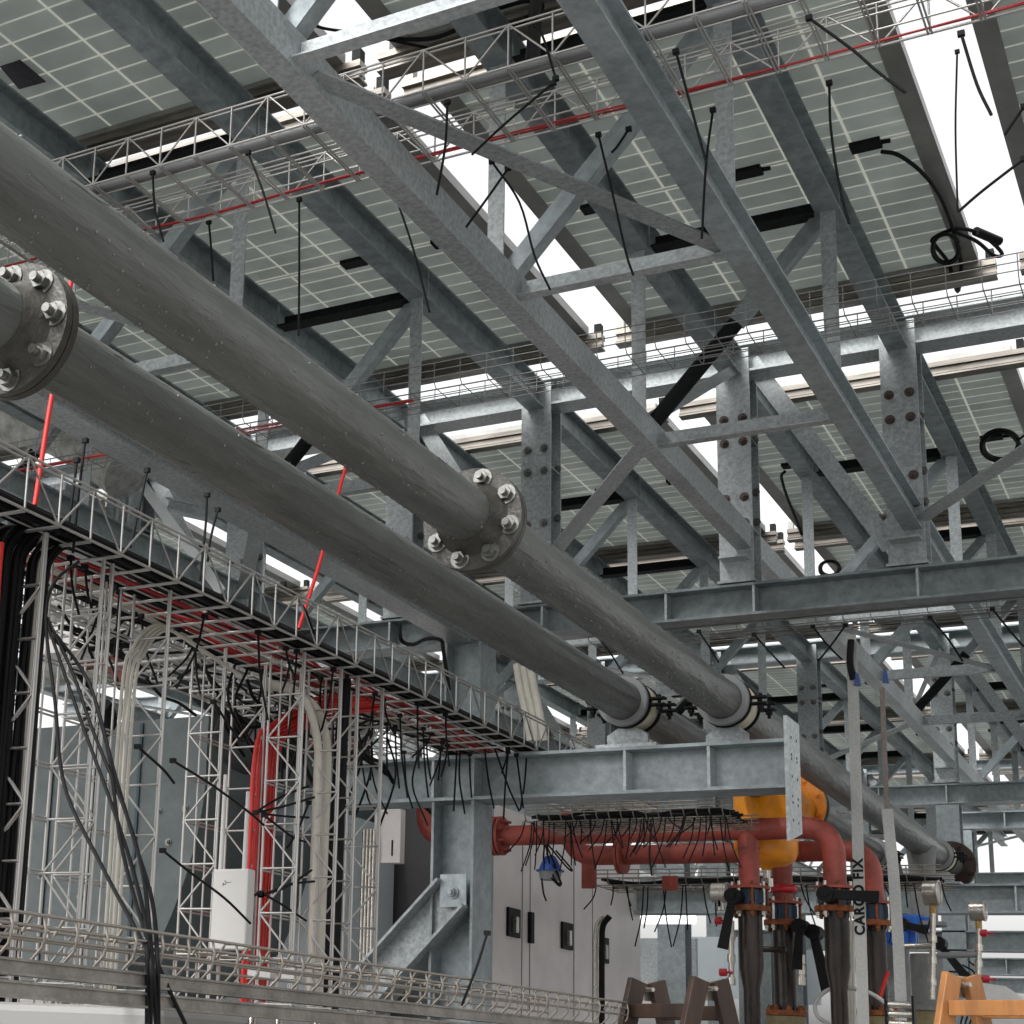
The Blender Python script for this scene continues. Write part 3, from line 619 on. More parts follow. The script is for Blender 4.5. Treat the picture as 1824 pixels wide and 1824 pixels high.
for pts in ([(308, 1355), (380, 1400), (445, 1448), (470, 1470)], [(290, 1515), (340, 1555), (400, 1600), (446, 1645)], [(245, 1330), (290, 1370), (310, 1395)]):
    tie(pts, X=-2.98, label='long black cable tie tail sticking out sideways from the third upright tray', group='cable ties of the third upright tray', r=.0045)
for pts in ([(455, 1447), (500, 1420), (550, 1400)], [(455, 1448), (510, 1435), (560, 1420)], [(470, 1450), (520, 1455), (550, 1456)], [(465, 1595), (510, 1580), (555, 1550)], [(465, 1595), (520, 1575), (560, 1570)], [(465, 1590), (500, 1610), (545, 1640)], [(462, 1592), (435, 1600), (410, 1607)], [(470, 1452), (520, 1490), (545, 1500)], [(380, 1250), (430, 1320), (450, 1300)], [(550, 1430), (530, 1480), (512, 1510)]):
    tie(pts, X=-3.1, label='black cable tie tail spreading from the red cable bundle', group='cable ties of the red cable bundle', r=.0045)
# thick loose cables sweeping in front of the left uprights
GL = 'loose black cables hanging in front of the foreground tray'
for pts in ([(140, 1000), (95, 1040), (82, 1110), (98, 1250), (115, 1400), (180, 1540), (250, 1670), (262, 1700), (262, 1824)], [(84, 1110), (115, 1200), (150, 1300), (205, 1450), (245, 1580), (268, 1700), (268, 1824)],
            [(84, 1100), (130, 1200), (165, 1300), (225, 1450), (255, 1560), (270, 1700), (278, 1824)], [(100, 1130), (160, 1220), (205, 1380), (240, 1500), (270, 1600), (280, 1700), (282, 1824)],
            [(170, 1250), (195, 1350), (215, 1500), (255, 1650), (300, 1760), (330, 1824)]):
    P = [onX(a, b, -2.9 + .95 * max(0, min(1, (b - 1100) / 600)) ** 1.2) for a, b in pts]
    cable(P, .0050, CABLE, 'loose black cable sweeping down in front of the foreground tray rails', GL, k=8)
cable([onX(a, b, -3.1) for a, b in ((133, 455), (112, 600), (88, 730), (62, 900))], .008, REDC, 'red cable dropping steeply past the left flange into the long tray')
cable([onX(a, b, -3.1) for a, b in ((640, 745), (608, 860), (570, 1000), (532, 1120))], .008, REDC, 'red cable dropping between the two grey pipes into the long tray')
cable([onX(a, b, -3.3) for a, b in ((712, 1110), (715, 1140), (735, 1148), (760, 1138), (785, 1140), (790, 1160), (800, 1230))], .01, CABLE, 'wavy black cable beside the column under the lower grey pipe')
bundle('conduit_bundle', [[onY(930 + dx, 1185, 8.4), onY(938 + dx, 1230, 8.35), onY(948 + dx, 1275, 8.3), onY(955 + dx, 1320, 8.3)] for dx in (-10, 2, 14)], .022, WHITEC, 'cream conduits dropping into the tray left of the lower pipe clamp', part='conduit')
# ------------------------------------------------------------------ panel cables with connectors
def pcable(pts, r, label, z=6.30, conn=None):
    t = thing('panel_cable', onZ(*pts[0], z), label, 'panel cable'); m = MB(); m.tube(smooth([onZ(a, b, z) for a, b in pts], 6), r, 8); m.build('lead', CABLE, t)
    if conn:
        m = MB(); a, b = onZ(*conn[0], z), onZ(*conn[1], z); m.cyl(a, b, r * 2.4, 10); m.build('connector', RUBBER, t)
pcable([(1570, 270), (1600, 276), (1640, 305), (1672, 345), (1692, 390), (1703, 430), (1712, 470), (1706, 520), (1690, 470), (1668, 440), (1662, 425), (1700, 408), (1735, 412), (1765, 430), (1785, 452), (1770, 455), (1740, 430), (1700, 412)], .011, 'black panel lead curling from its junction box to a coil at the panel corner', 6.30, ((1738, 412), (1780, 430)))
def coil(cx, cy, rx, ry, z, n, r, label, extra=()):
    t = thing('cable_coil', onZ(cx, cy, z), label, 'cable coil'); pts = []
    for i in range(n * 14):
        a = 2 * math.pi * i / 14; q = .86 + .2 * ((i // 14) % 3) / 2 + random.uniform(-.02, .02); pts.append(onZ(cx + rx * q * math.cos(a), cy + ry * q * math.sin(a), z) - V((0, 0, .004 * (i // 14))))
    for e in extra: pts.append(onZ(*e, z))
    m = MB(); m.tube(smooth(pts, 2), r, 6); m.build('cable', CABLE, t)
coil(1685, 442, 26, 28, 6.27, 2, .0095, 'loose loop of black cable below the corner of the bright right panel')
coil(1782, 792, 34, 28, 6.20, 5, .009, 'tight coil of black cable under the panel at the far right', ((1824, 776),))
coil(1478, 1012, 18, 14, 6.2, 3, .012, 'small tangled coil of cable behind the third post')
cable([onZ(a, b, 6.28) for a, b in ((1398, 840), (1392, 850), (1402, 885), (1420, 930), (1440, 985))], .012, CABLE, 'black cable bowing down behind the second bolted post')
cable([onX(a, b, -1.75) for a, b in ((560, 190 + 0), (560, 190))], .01, CABLE, '') if False else None
cable([onZ(a, b, 6.28) for a, b in ((880, 15), (940, 0), (965, 12), (940, 32), (915, 48))], .014, CABLE, 'black cable looping beside the nearest overhead truss')
cable([onZ(a, b, 6.28) for a, b in ((680, 65), (720, 70), (770, 68), (810, 55))], .010, CABLE, 'short black cable across the white gap near the top')
cable([onZ(a, b, 6.2) for a, b in ((540, 35), (575, 50), (640, 60), (760, 85))], .007, CABLE, 'thin black cable bridging the sky gap at the top left')
t = MB(); t.cyl(onZ(955, 5, 6.1), onZ(948, 115, 5.4), .028, 10); tag(t.build('cable_conduit', RUBBER), 'thick black cable end hanging near the top of the picture', 'cable')
for i, (a, b, c, d) in enumerate(((0, 118, 60, 130),)):
    m = MB(); P = [onZ(x, y, 6.355) for x, y in ((0, 118), (36, 106), (82, 145), (34, 158))]; n_ = V((0, 0, -.004))
    m.add(P + [p + n_ for p in P], [(0, 1, 2, 3), (7, 6, 5, 4), (0, 4, 5, 1), (1, 5, 6, 2), (2, 6, 7, 3), (3, 7, 4, 0)]); tag(m.build('rating_label', mat('label_dark', (.03, .028, .045), .5, 0, .4, 60)), 'dark rating sticker on the underside of the top left panel', 'sticker')
# ------------------------------------------------------------------ red pipework
def bend(p0, c, p1, k=8):   # quadratic elbow
    p0, c, p1 = V(p0), V(c), V(p1); return [(1 - i / k) ** 2 * p0 + 2 * (i / k) * (1 - i / k) * c + (i / k) ** 2 * p1 for i in range(k + 1)]
def zy(y_px, x_px, Y): return onY(x_px, y_px, Y).z
YA, YR = 9.79, 10.45
def red_main(Y, pl, pr, xr_down, ytop, ybot, xl_elbow, label, left_up=True, rr=.064, tees=()):
    t = thing('red_pipe', onY(*pl, Y), label, 'red pipe', 'red pipes above the risers')
    zc = (onY(*pl, Y).z + onY(*pr, Y).z) / 2; xr = onY(xr_down, ybot, Y).x; xl = onY(*pl, Y).x; b = .17
    pts = ([(xl - b, Y, zc + .30)] + bend((xl - b, Y, zc + b), (xl - b, Y, zc), (xl, Y, zc)) if left_up else [(xl, Y, zc)])
    pts += bend((xr - b, Y, zc), (xr, Y, zc), (xr, Y, zc - b)) + [(xr, Y, onY(xr_down, ybot, Y).z + .016)]
    m = MB(); m.tube(pts, rr, 28); m.build('pipe_run', REDP, t)
    for tx, yb in tees:
        X = onY(tx, yb, Y).x; z1 = onY(tx, yb, Y).z
        m = MB(); m.cyl((X, Y, zc - .01), (X, Y, z1 + .016), rr * .93, 28); m.lathe([(rr * 1.0, 0), (rr * .96, .05)], (X, Y, zc - rr - .05), (0, 0, 1), 28); m.build('branch', REDP, t)
        m = MB(); m.cyl((X, Y, z1), (X, Y, z1 + .0155), .115, 36); m.build('flange', REDP, t)
    m = MB(); m.cyl((xr, Y, onY(xr_down, ybot, Y).z), (xr, Y, onY(xr_down, ybot, Y).z + .0155), .115, 36); m.build('flange', REDP, t)
    m = MB()   # weld seams
    for sx in (onY(1290, 1480, Y).x, onY(1360, 1480, Y).x, onY(1432, 1480, Y).x): m.ring((sx - .003, Y, zc), (sx + .003, Y, zc), rr * .95, rr + .0025, 28)
    m.build('weld', REDP, t)
    return t, zc
ra, za = red_main(YA, (800, 1490), (1400, 1477), 1488, 0, 1584, 0, 'front red pipe with a flange near the column and a right end elbow', tees=((1335, 1584),))
X = onY(882, 1490, YA).x
m = MB()
for dx in (0, .022, .05): m.cyl((X + dx - .012, YA, za), (X + dx + .006, YA, za), .125, 36)
for i in range(8):
    a = math.pi * (i + .5) / 4; nut(m, (X + .056, YA + math.cos(a) * .098, za + math.sin(a) * .098), (1, 0, 0), .014, .014, .02)
m.build('flange', REDP, ra)
rb, zb = red_main(YR, (1060, 1525), (1460, 1515), 1555, 0, 1611, 0, 'rear red pipe, half hidden behind the front one and the yellow strainer', tees=((1395, 1611),))
X = onY(1105, 1525, YR).x
m = MB()
for dx in (0, .024): m.cyl((X + dx - .012, YR, zb), (X + dx + .006, YR, zb), .125, 36)
m.build('flange', REDP, rb)
for px, py0, py1 in ((1048, 1535, 1582), (1192, 1560, 1585)):
    a, b = onY(px, py0, 11.0), onY(px, py1, 11.0); m = MB(); m.box((a.x - .05, 11.0, b.z), (a.x + .05, 11.03, a.z)); m.cyl((a.x - .01, 10.998, b.z + .06), (a.x - .01, 10.996, b.z + .06), .008, 8)
    tag(m.build('pipe_bracket', REDP), 'small red pipe bracket %s on the rear support beam' % ('at left' if px < 1100 else 'at right'), 'bracket')
RIS = [(1335, 1584, YA, 1740, 'leftmost riser, dark steel pipe narrowing at its foot', 0), (1395, 1611, YR, 1800, 'second riser from the left with rusty flanges', 1), (1488, 1584, YA, 1740, 'third riser with a horizontal black lever and chalk marks', 0), (1555, 1611, YR, 1800, 'fourth riser, rusty dark pipe right of the cargo strap', 1)]
for px, yt, Y, yb, lab, kind in RIS:
    t = thing('riser_pipe', onY(px, yb, Y), lab, 'riser pipe', 'dark steel risers'); P = onY(px, yt, Y); X = P.x; z = P.z
    m = MB(); m.cyl((X, Y, z - .095), (X, Y, z - .003), .082, 28)
    for i in range(8):
        a = math.pi * (i + .5) / 4; m.cbox((X + .085 * math.cos(a), Y + .085 * math.sin(a), z - .05), .03, .03, .07)
    m.build('butterfly_valve', BLUED, t)
    m = MB(); m.cyl((X, Y, z - .13), (X, Y, z - .098), .118, 36)
    m.build('rusty_flange', RUST, t)
    for i in range(8):
        a = math.pi * (i + .5) / 4
        m = MB(); m.cyl((X + .098 * math.cos(a), Y + .098 * math.sin(a), z - .165), (X + .098 * math.cos(a), Y + .098 * math.sin(a), z + .04), .010, 8); m.cyl((X + .098 * math.cos(a), Y + .098 * math.sin(a), z - .152), (X + .098 * math.cos(a), Y + .098 * math.sin(a), z - .132), .017, 6, smooth=False)
        m.build('bolt', STEEL if i % 3 else RUST, t)
    zbm = onY(px, yb, Y).z; m = MB()
    if kind == 0: m.lathe([(.070, 0), (.0685, -.03), (.0685, zbm - z + .13 + .05), (.048, zbm - z + .13 - .07), (.048, -2.2)], (X, Y, z - .13), (0, 0, 1), 32)
    else: m.lathe([(.070, 0), (.0665, -.03), (.0665, zbm - z + .13)], (X, Y, z - .13), (0, 0, 1), 32)
    m.build('pipe', DARKP, t)
    if kind:
        m = MB(); m.cyl((X, Y, zbm - .03), (X, Y, zbm), .12, 36)
        for i in range(8):
            a = math.pi * (i + .5) / 4; nut(m, (X + .098 * math.cos(a), Y + .098 * math.sin(a), zbm), (0, 0, 1), .016, .016, .012)
        m.build('rusty_flange', RUST, t); m = MB(); m.cyl((X, Y, .02), (X, Y, zbm - .034), .115, 36); m.build('pump_casing', mat('olive_cast', (.16, .13, .06), .6, 0, .2, 20), t)
m = MB(); m.ring((onY(1395, 1583, YR).x, YR, onY(1395, 1590, YR).z), (onY(1395, 1583, YR).x, YR, onY(1395, 1578, YR).z), .05, .085, 28); tag(m.build('pipe_collar', REDPL), 'bright red collar around the second riser branch', 'pipe collar')
def lever(px0, px1, Y, label, w=.05, hub=None):
    t = thing('valve_lever', onY(*px0, Y), label, 'valve lever', 'black valve levers'); a, b = onY(*px0, Y), onY(*px1, Y)
    m = MB(); d = (b - a).normalized(); s = V((0, 1, 0)).cross(d)
    m.prism([(-w * .42, -.008), (w * .42, -.008), (w * .42, .008), (-w * .42, .008)], a, b, s, V((0, -1, 0)), prof2=[(-w * .62, -.010), (w * .62, -.010), (w * .62, .010), (-w * .62, .010)]); m.build('handle', RUBBER, t, bevel=.004)
    m = MB(); c = V(hub) if hub else a; m.cyl(c + V((0, -.022, 0)), c + V((0, .11, 0)), .046, 24)
    m.cyl(c + V((0, -.03, 0)), c + V((0, -.022, 0)), .022, 6, smooth=False); m.build('hub', RUBBER, t)
lever((1305, 1596), (1287, 1690), YA - .17, 'black valve lever hanging down at the leftmost riser')
lever((1470, 1592), (1566, 1598), YA - .21, 'black valve lever lying across the cargo strap', w=.055)
lever((1424, 1650), (1420, 1727), YR - .17, 'black valve lever hanging beside the second riser')
lever((1448, 1660), (1474, 1765), YR - .10, 'long slanted black lever between the second and third risers', w=.06)
lever((1605, 1645), (1652, 1658), 12.4, 'short black lever at the blue valves on the right')
lever((1672, 1680), (1722, 1742), 12.4, 'black lever slanting down right of the pressure gauge pipe')
# yellow strainer
YC = onY(1363, 1450, 10.08); t = thing('strainer', (YC.x, 10.08, 2.9), 'yellow painted strainer vessel behind the front red pipe', 'strainer')
zt, zbm = onY(1363, 1385, 10.08).z, onY(1363, 1550, 10.08).z
m = MB(); zt = 3.52; m.lathe([(0, 0), (.03, 0), (.035, .02), (.12, .03), (.165, .055), (.183, .10), (.186, .14), (.185, zt - zbm), (.0, zt - zbm)], (YC.x, 10.08, zbm), (0, 0, 1), 48); m.cyl((YC.x, 10.08, 3.35), (XP2, 10.9, 3.38), .14, 32); m.build('vessel', YEL, t)
m = MB(); m.ring((YC.x, 10.08, zbm + .24), (YC.x, 10.08, zbm + .252), .184, .1885, 40); m.build('weld_seam', YEL, t)
fx = onY(1421, 1410, 10.9)
m = MB(); m.cyl((XP2, 10.84, ZP), (XP2, 10.885, ZP), .20, 40)
for i in range(8): a = math.pi * (i + .5) / 4; nut(m, (XP2 + .165 * math.cos(a), 10.84, ZP + .165 * math.sin(a)), (0, -1, 0), .018, .016, .01)
m.build('flange', YEL, t); m = MB(); m.cyl((XP2, 10.89, ZP), (XP2, 10.93, ZP), .205, 40); m.build('gasket_flange', FLG, t)
m = MB(); m.cyl((YC.x, 10.08, zbm - .13), (YC.x, 10.08, zbm), .022, 12); m.cyl((YC.x, 10.08, zbm - .10), (YC.x, 10.08, zbm - .05), .036, 6, smooth=False); m.build('drain_valve', STEEL, t)
# gauges
def gauge(px, yt, yb, Y, R, label):
    a, b = onY(px, yt, Y), onY(px, yb, Y); t = thing('pressure_gauge', b, label, 'pressure gauge', 'pressure gauges')
    c = V((a.x, Y, a.z)); ax = V((.995, -.05, 0)).normalized()
    m = MB(); m.cyl(c - ax * .045, c + ax * .035, R, 36); m.ring(c + ax * .0352, c + ax * .046, R * .86, R * 1.05, 36); m.build('case', STEEL, t); m = MB(); m.cyl(c + ax * .0352, c + ax * .038, R * .84, 32); m.build('dial', PLW, t)
    m = MB(); m.cyl(c - V((0, 0, R)), c - V((0, 0, R + .05)), .02, 6, smooth=False); m.build('fitting', BRASS, t)
    m = MB(); m.cyl(c - V((0, 0, R + .05)), V((b.x, Y, b.z)), .019, 12)
    for q in (.3, .55, .8): p = (c - V((0, 0, R + .05))).lerp(V((b.x, Y, b.z)), q); m.cyl(p - V((0, 0, .02)), p + V((0, 0, .02)), .026, 10)
    m.build('siphon_pipe', STEEL, t); return t, c
gauge(1660, 1591, 1780, 11.2, .078, 'larger steel pressure gauge on a thin vertical pipe left of the orange ladder')
gauge(1742, 1623, 1768, 11.6, .062, 'smaller steel pressure gauge at the far right')
t, c = gauge(1283, 1590, 1600, 10.2, .06, 'pressure gauge seen from behind at the left of the first riser')
for px, y0, y1, lab in ((1303, 1640, 1755, 'thin steel drain pipe left of the first riser'), (1428, 1700, 1755, 'short steel drain pipe right of the second riser')):
    a, b = onY(px, y0, 10.3), onY(px, y1, 10.3); t = thing('drain_pipe', b, lab, 'thin pipe'); m = MB(); m.cyl(b, a, .018, 12)
    for q in (0, .35, .7): p = b.lerp(a, q); m.cyl(p, p + V((0, 0, .05)), .026, 12)
    m.build('pipe', STEEL, t)
for px, py, Y in ((1280, 1640, 10.25), (1288, 1732, 10.25), (1752, 1662, 11.6), (1757, 1744, 11.6)):
    c = onY(px, py, Y); m = MB(); m.cyl(c - V((.02, 0, 0)), c + V((.02, 0, 0)), .024, 10); m.cyl(c + V((.02, 0, 0)), c + V((.06, 0, 0)), .007, 8)
    tag(m.build('drain_tap', REDPL), 'small red valve knob %s' % {1280: 'behind the hanging lever, upper left of the first riser', 1288: 'low at the left of the first riser', 1752: 'just below the right pressure gauge', 1757: 'lowest one right of the orange ladder'}[px], 'drain tap')
for a, b, Y, r, mt, lab in (((1340, 1690), (1400, 1692), 10.2, .018, DARKP, 'short cross pipe between first and second risers'), ((1608, 1686), (1662, 1684), 11.2, .02, STEEL, 'short steel pipe feeding the larger gauge'), ((1670, 1702), (1742, 1700), 11.6, .02, GREYPL, 'grey pipe feeding the smaller gauge')):
    m = MB(); m.cyl(onY(*a, Y), onY(*b, Y), r, 12); tag(m.build('cross_pipe', mt), lab, 'thin pipe')
# grey lower fittings below the tees
t = thing('branch_riser', (XP1, 12.8, 2.0), 'thick grey riser with flanges below the right grey pipe branch', 'riser pipe')
m = MB(); m.cyl((XP1, 12.8, 2.80), (XP1, 12.8, 2.828), .15, 36); m.cyl((XP1, 12.8, 2.2), (XP1, 12.8, 2.24), .16, 36); m.build('flange', PIPE2, t)
m = MB(); m.cyl((XP1, 12.8, 2.24), (XP1, 12.8, 2.60), .11, 36); m.build('pipe', PIPE2, t); m = MB(); m.cyl((XP1, 12.8, .02), (XP1, 12.8, 2.198), .15, 36); m.build('pump_casing', bpy.data.materials['olive_cast'], t)
for px, py, w_, lab in ((1625, 1645, .24, 'upper blue butterfly valve under the right grey branch'), (1603, 1671, .22, 'lower blue butterfly valve left of the gauge pipe')):
    c = onY(px, py, 12.75); m = MB(); m.cyl(c - V((0, 0, .055)), c + V((0, 0, .055)), w_ * .42, 28)
    for i in range(8): a = math.pi * (i + .5) / 4; m.cbox((c.x + w_ * .47 * math.cos(a), c.y + w_ * .47 * math.sin(a), c.z), .045, .045, .08)
    tag(m.build('butterfly_valve', mat('bright_blue', (.015, .10, .42), .35)), lab, 'blue valve')
c = onY(1312, 1306, 7.95); m = MB(); m.cyl(c - V((.03, 0, .05)), c + V((-.03, 0, .03)), .022, 14); m.cyl(c + V((.03, 0, -.05)), c + V((.03, 0, .03)), .018, 14); m.cbox(c + V((0, 0, .04)), .12, .04, .022); tag(m.build('valve', bpy.data.materials['bright_blue']), 'tiny blue valve behind the right pipe shoe on the support beam', 'blue valve')
# ------------------------------------------------------------------ straps
def strap(pts, w, mt, label, thick=.003):
    m = MB(); n = len(pts); vs = []
    side = V((1, 0, 0))
    for p in pts: p = V(p); vs += [p - side * w / 2, p + side * w / 2, p + side * w / 2 + V((0, thick, 0)), p - side * w / 2 + V((0, thick, 0))]
    fs = []
    for i in range(n - 1):
        for k in range(4): fs.append((i * 4 + k, i * 4 + (k + 1) % 4, (i + 1) * 4 + (k + 1) % 4, (i + 1) * 4 + k))
    m.add(vs, fs); m.add(vs[:4], [(3, 2, 1, 0)]); m.add(vs[-4:], [(0, 1, 2, 3)])
    t = thing('cargo_strap', pts[-1], label, 'cargo strap', 'lashing straps'); m.build('webbing', mt, t); return t
sa, sz = onY(1519, 1210, 9.84), onY(1538, 1830, 9.58)
sp = [onY(1515, 1130, 9.89)] + [sa.lerp(sz, q / 5) for q in range(6)]
s1 = strap(sp, .062, STRAP, 'pale grey lashing strap printed CARGO FIX hanging in front of the red pipes')
tc = bpy.data.curves.new('strap_lettering', 'FONT'); tc.body = 'CARGO FIX'; tc.size = .074; tc.extrude = .0004; tc.align_x = 'CENTER'; tc.align_y = 'CENTER'; tc.space_character = 1.15; tc.offset = .0032
to = bpy.data.objects.new('strap_lettering', tc); COL.objects.link(to); tc.materials.append(RUBBER)
bpy.context.view_layer.update()
me = bpy.data.meshes.new_from_object(to.evaluated_get(bpy.context.evaluated_depsgraph_get())); bpy.data.objects.remove(to)
to = bpy.data.objects.new('strap_lettering', me); COL.objects.link(to)
dd = (sa - sz).normalized(); qz = (onY(1530, 1598, 9.69).z - sz.z) / (sa.z - sz.z); c = sz.lerp(sa, qz) + V((0, -.003, 0))      # reads upwards
xa = dd; za_ = (V((0, -1, 0)) - xa * V((0, -1, 0)).dot(xa)).normalized(); ya = za_.cross(xa)
to.matrix_world = Matrix.Translation(c) @ Matrix((xa, ya, za_)).transposed().to_4x4() @ Matrix.Diagonal((1.0, 1.0, 1, 1))
mw = to.matrix_world.copy(); to.parent = s1; to.matrix_parent_inverse = Matrix.Translation(s1.location).inverted(); to.matrix_basis = mw
strap([onY(1571, 1225, 9.86), onY(1575, 1330, 9.84), onY(1580, 1440, 9.8)], .028, STRAPB, 'upper brown twisted part of the right lashing strap')
strap([onY(1580, 1441, 9.8), onY(1592, 1560, 9.7), onY(1600, 1680, 9.64), onY(1605, 1790, 9.6)], .060, STRAP, 'right grey lashing strap beside the rear grey elbow')
t = thing('ratchet_buckle', onY(1603, 1800, 9.55), 'chrome ratchet buckle at the foot of the right strap', 'ratchet buckle')
a = onY(1603, 1790, 9.55)
for dz in (0, -.05, -.1): m = MB(); m.cyl(a + V((-.06, 0, dz)), a + V((.06, 0, dz)), .018, 16); m.build('roller', STEEL, t)
m = MB(); m.box((a.x - .075, 9.52, a.z - .2), (a.x - .064, 9.58, a.z + .05)); m.box((a.x + .064, 9.52, a.z - .2), (a.x + .075, 9.58, a.z + .05)); m.build('side_plate', RUBBER, t)
for pt, lab in (((1526, 1210), 'blue strap end fixed below the cross beam'), ((1576, 1205), 'small blue knot at the top of the right strap')):
    c = onY(*pt, 9.82); m = MB(); m.prism([(-.016, -.035), (.02, -.04), (.012, .03), (-.005, .045)], c, c + V((0, .02, 0)), V((1, 0, 0)), V((0, 0, 1))); tag(m.build('strap_end', BLUE), lab, 'strap end')
cable([onY(1516, 1140, 9.85), onY(1514, 1180, 9.84), onY(1520, 1210, 9.83)], .02, RUBBER, 'black protective sleeve at the top of the printed strap')
GK = 'tangled black cables under the long tray'
for i in range(34):
    px = random.uniform(90, 640); py = 1010 + px * .42 + random.uniform(0, 90); X_ = random.uniform(-3.9, -3.3); L = random.uniform(60, 190); a_ = random.uniform(-.5, 1.2)
    pts = [(px, py), (px + L * .3 * math.cos(a_), py + L * .2 * math.sin(a_) + random.uniform(-10, 25)), (px + L * .65 * math.cos(a_), py + L * .6 * math.sin(a_) + random.uniform(-10, 30)), (px + L * math.cos(a_), py + L * math.sin(a_))]
    cable([onX(a, b, X_) for a, b in pts], random.choice((.006, .008, .011)), CABLE, 'slack black cable in the tangle behind the upright trays', GK, k=5, n=6)
for i in range(12):
    px = 420 + i * 24 + random.uniform(-8, 8); y0 = 1180 + i * 12; X_ = random.uniform(-3.5, -3.3)
    cable([onX(px, y0, X_), onX(px + random.uniform(-25, 25), y0 + 70, X_), onX(px + random.uniform(-40, 40), y0 + 170, X_)], .0055, CABLE, 'slack black cable in the tangle behind the upright trays', GK, k=5, n=6)
for j, (x0, y0, x1, y1, X_) in enumerate(((95, 1075, 420, 1190, -3.75), (330, 1190, 760, 1330, -3.75))):
    a, b = onX(x0, y0, X_), onX(x1, y1, X_); lattice_tray('cable_tray', (X_, a.y, (a.z + b.z) / 2), (0, 1, 0), (-1, 0, 0), (0, 0, 1), b.y - a.y, .4, .12, .16, 'shadowy wire tray behind the upright trays, %s one' % ['nearer', 'farther'][j], group='wire cable trays')
c = onY(440, 1285, 8.0); t = thing('round_fan', c, 'round black fan housing above the pale cabinet, behind the red cables', 'fan')
m = MB(); m.ring(c, c + V((0, .25, 0)), .20, .25, 40); m.build('housing', BLACKM, t); m = MB(); m.cyl(c + V((0, .18, 0)), c + V((0, .2, 0)), .199, 36); m.build('grille', CABD, t)
# ------------------------------------------------------------------ stepladders
def stepladder(p_left, rung_px, mt, ang, label, wleg=.045):
    t = thing('stepladder', (p_left.x, p_left.y, 0), label, 'stepladder', 'wooden stepladders')
    u = V((math.cos(ang), math.sin(ang), 0)); v = V((-math.sin(ang), math.cos(ang), 0)); zt = p_left.z
    for k in (0, 1):
        b = p_left + u * (rung_px * k)
        for sgn in (-1, 1):
            top = b + v * (sgn * .045); bot = V((b.x, b.y, .01)) + v * (sgn * .62)
            m = MB(); m.bar(bot, top, .07, .026, u); m.build('leg', mt, t, bevel=.003)
        m = MB(); m.bar(b - v * .06 - u * .02 + V((0, 0, -.035)), b + v * .06 - u * .02 + V((0, 0, -.035)), .006, .07); m.cyl(b + V((0, 0, -.03)) - u * .035, b + V((0, 0, -.03)) + u * .035, .008, 8); m.build('hinge', STEEL, t)
    for sgn in (-1, 1):
        for i in range(6):
            z = zt - .11 - .29 * i; f = (zt - z) / zt
            c = V((p_left.x, p_left.y, z)) + v * (sgn * (.045 + .575 * f)); m = MB(); m.bar(c + u * .02, c + u * (rung_px - .02), .028, .05); m.build('rung', mt, t, bevel=.003)
stepladder(onY(1152, 1748, 6), .33, WOODD, R_(-32), 'dark brown wooden stepladder at the left of the risers')
stepladder(onY(1712, 1738, 6), .37, WOODL, R_(-32), 'orange varnished wooden stepladder in the lower right corner')
# ------------------------------------------------------------------ plant behind
t = thing('switch_cabinet', (-4.55, 11.8, 0), 'tall pale electrical cabinet row with black handles behind the red pipes', 'cabinet')
XF = -4.5; P0 = onX(868, 1600, XF); P1 = onX(1140, 1600, XF)
m = MB(); m.box((-6.6, P0.y, 0), (XF, P1.y, 3.45)); m.build('body', CAB, t)
m = MB(); m.box((-6.62, P0.y - .02, 0), (XF - .02, P0.y - .003, 3.45)); m.build('shaded_side', CABD, t)  # turned end face: its shade is put into a darker sheet
ds = [P0.y] + [onX(px, 1600, XF).y for px in (930, 944, 1022, 1055)] + [P1.y]
m = MB()
for y in ds[1:5]: m.box((XF + .001, y - .006, .05), (XF + .003, y + .006, 3.4))
m.build('door_gap', CABD, t)
for px, py in ((917, 1641), (1012, 1665), (1077, 1690)):
    c = onX(px, py, XF + .02)
    m = MB(); m.box((XF + .003, c.y - .11, c.z - .11), (XF + .02, c.y + .11, c.z + .09)); h_ = m.build('door_handle', RUBBER, t)
    m = MB(); m.box((XF + .0205, c.y - .03, c.z - .08), (XF + .045, c.y + .02, c.z + .03)); m.build('latch', STEEL, h_)
c = onX(947, 1650, XF + .02); m = MB(); m.box((XF + .002, c.y - .03, c.z - .12), (XF + .03, c.y + .03, c.z + .1)); m.build('hinge', RUBBER, t)
# pale blue cabinet and grey boxes at left
def pbox(name, px0, py0, px1, py1, Y, dep_, mt, label, cat, toz0=False, bevel=.006):
    a, b = onY(px0, py0, Y), onY(px1, py1, Y); t = thing(name, (a.x, Y, 0 if toz0 else b.z), label, cat)
    m = MB(); m.box((a.x, Y, 0.01 if toz0 else b.z), (b.x, Y + dep_, a.z)); m.build('body', mt, t, bevel=bevel); return t, a, b
t, a, b = pbox('pale_cabinet', 402, 1455, 598, 1790, 9.6, .8, CABL, 'pale blue metal cabinet behind the red cable bundle', 'cabinet', True)
m = MB()
for px, py in ((523, 1502), (539, 1518), (417, 1520)): c = onY(px, py, 9.59); m.cyl(c, c + V((0, -.02, 0)), .02, 12)
m.build('latch', STEEL, t)
t, a, b = pbox('wall_box', 667, 1442, 712, 1537, 9.35, .07, CAB, 'small grey box on the dark cabinet side, right of the upright trays', 'junction box')
m = MB(); m.box((a.x + .13, 9.345, a.z - .30), (a.x + .14, 9.348, a.z - .2)); m.build('slot', RUBBER, t)
for i in range(4):
    x = onY(648 + 6 * i, 1500, 9.3).x; m = MB(); m.cyl((x, 9.3, .02), (x, 9.3, 3.1), .012, 8); tag(m.build('conduit', STEEL), 'thin vertical steel conduit left of the small grey box, %s of four' % ['first', 'second', 'third', 'fourth'][i], 'conduit', 'conduits left of the small grey box')
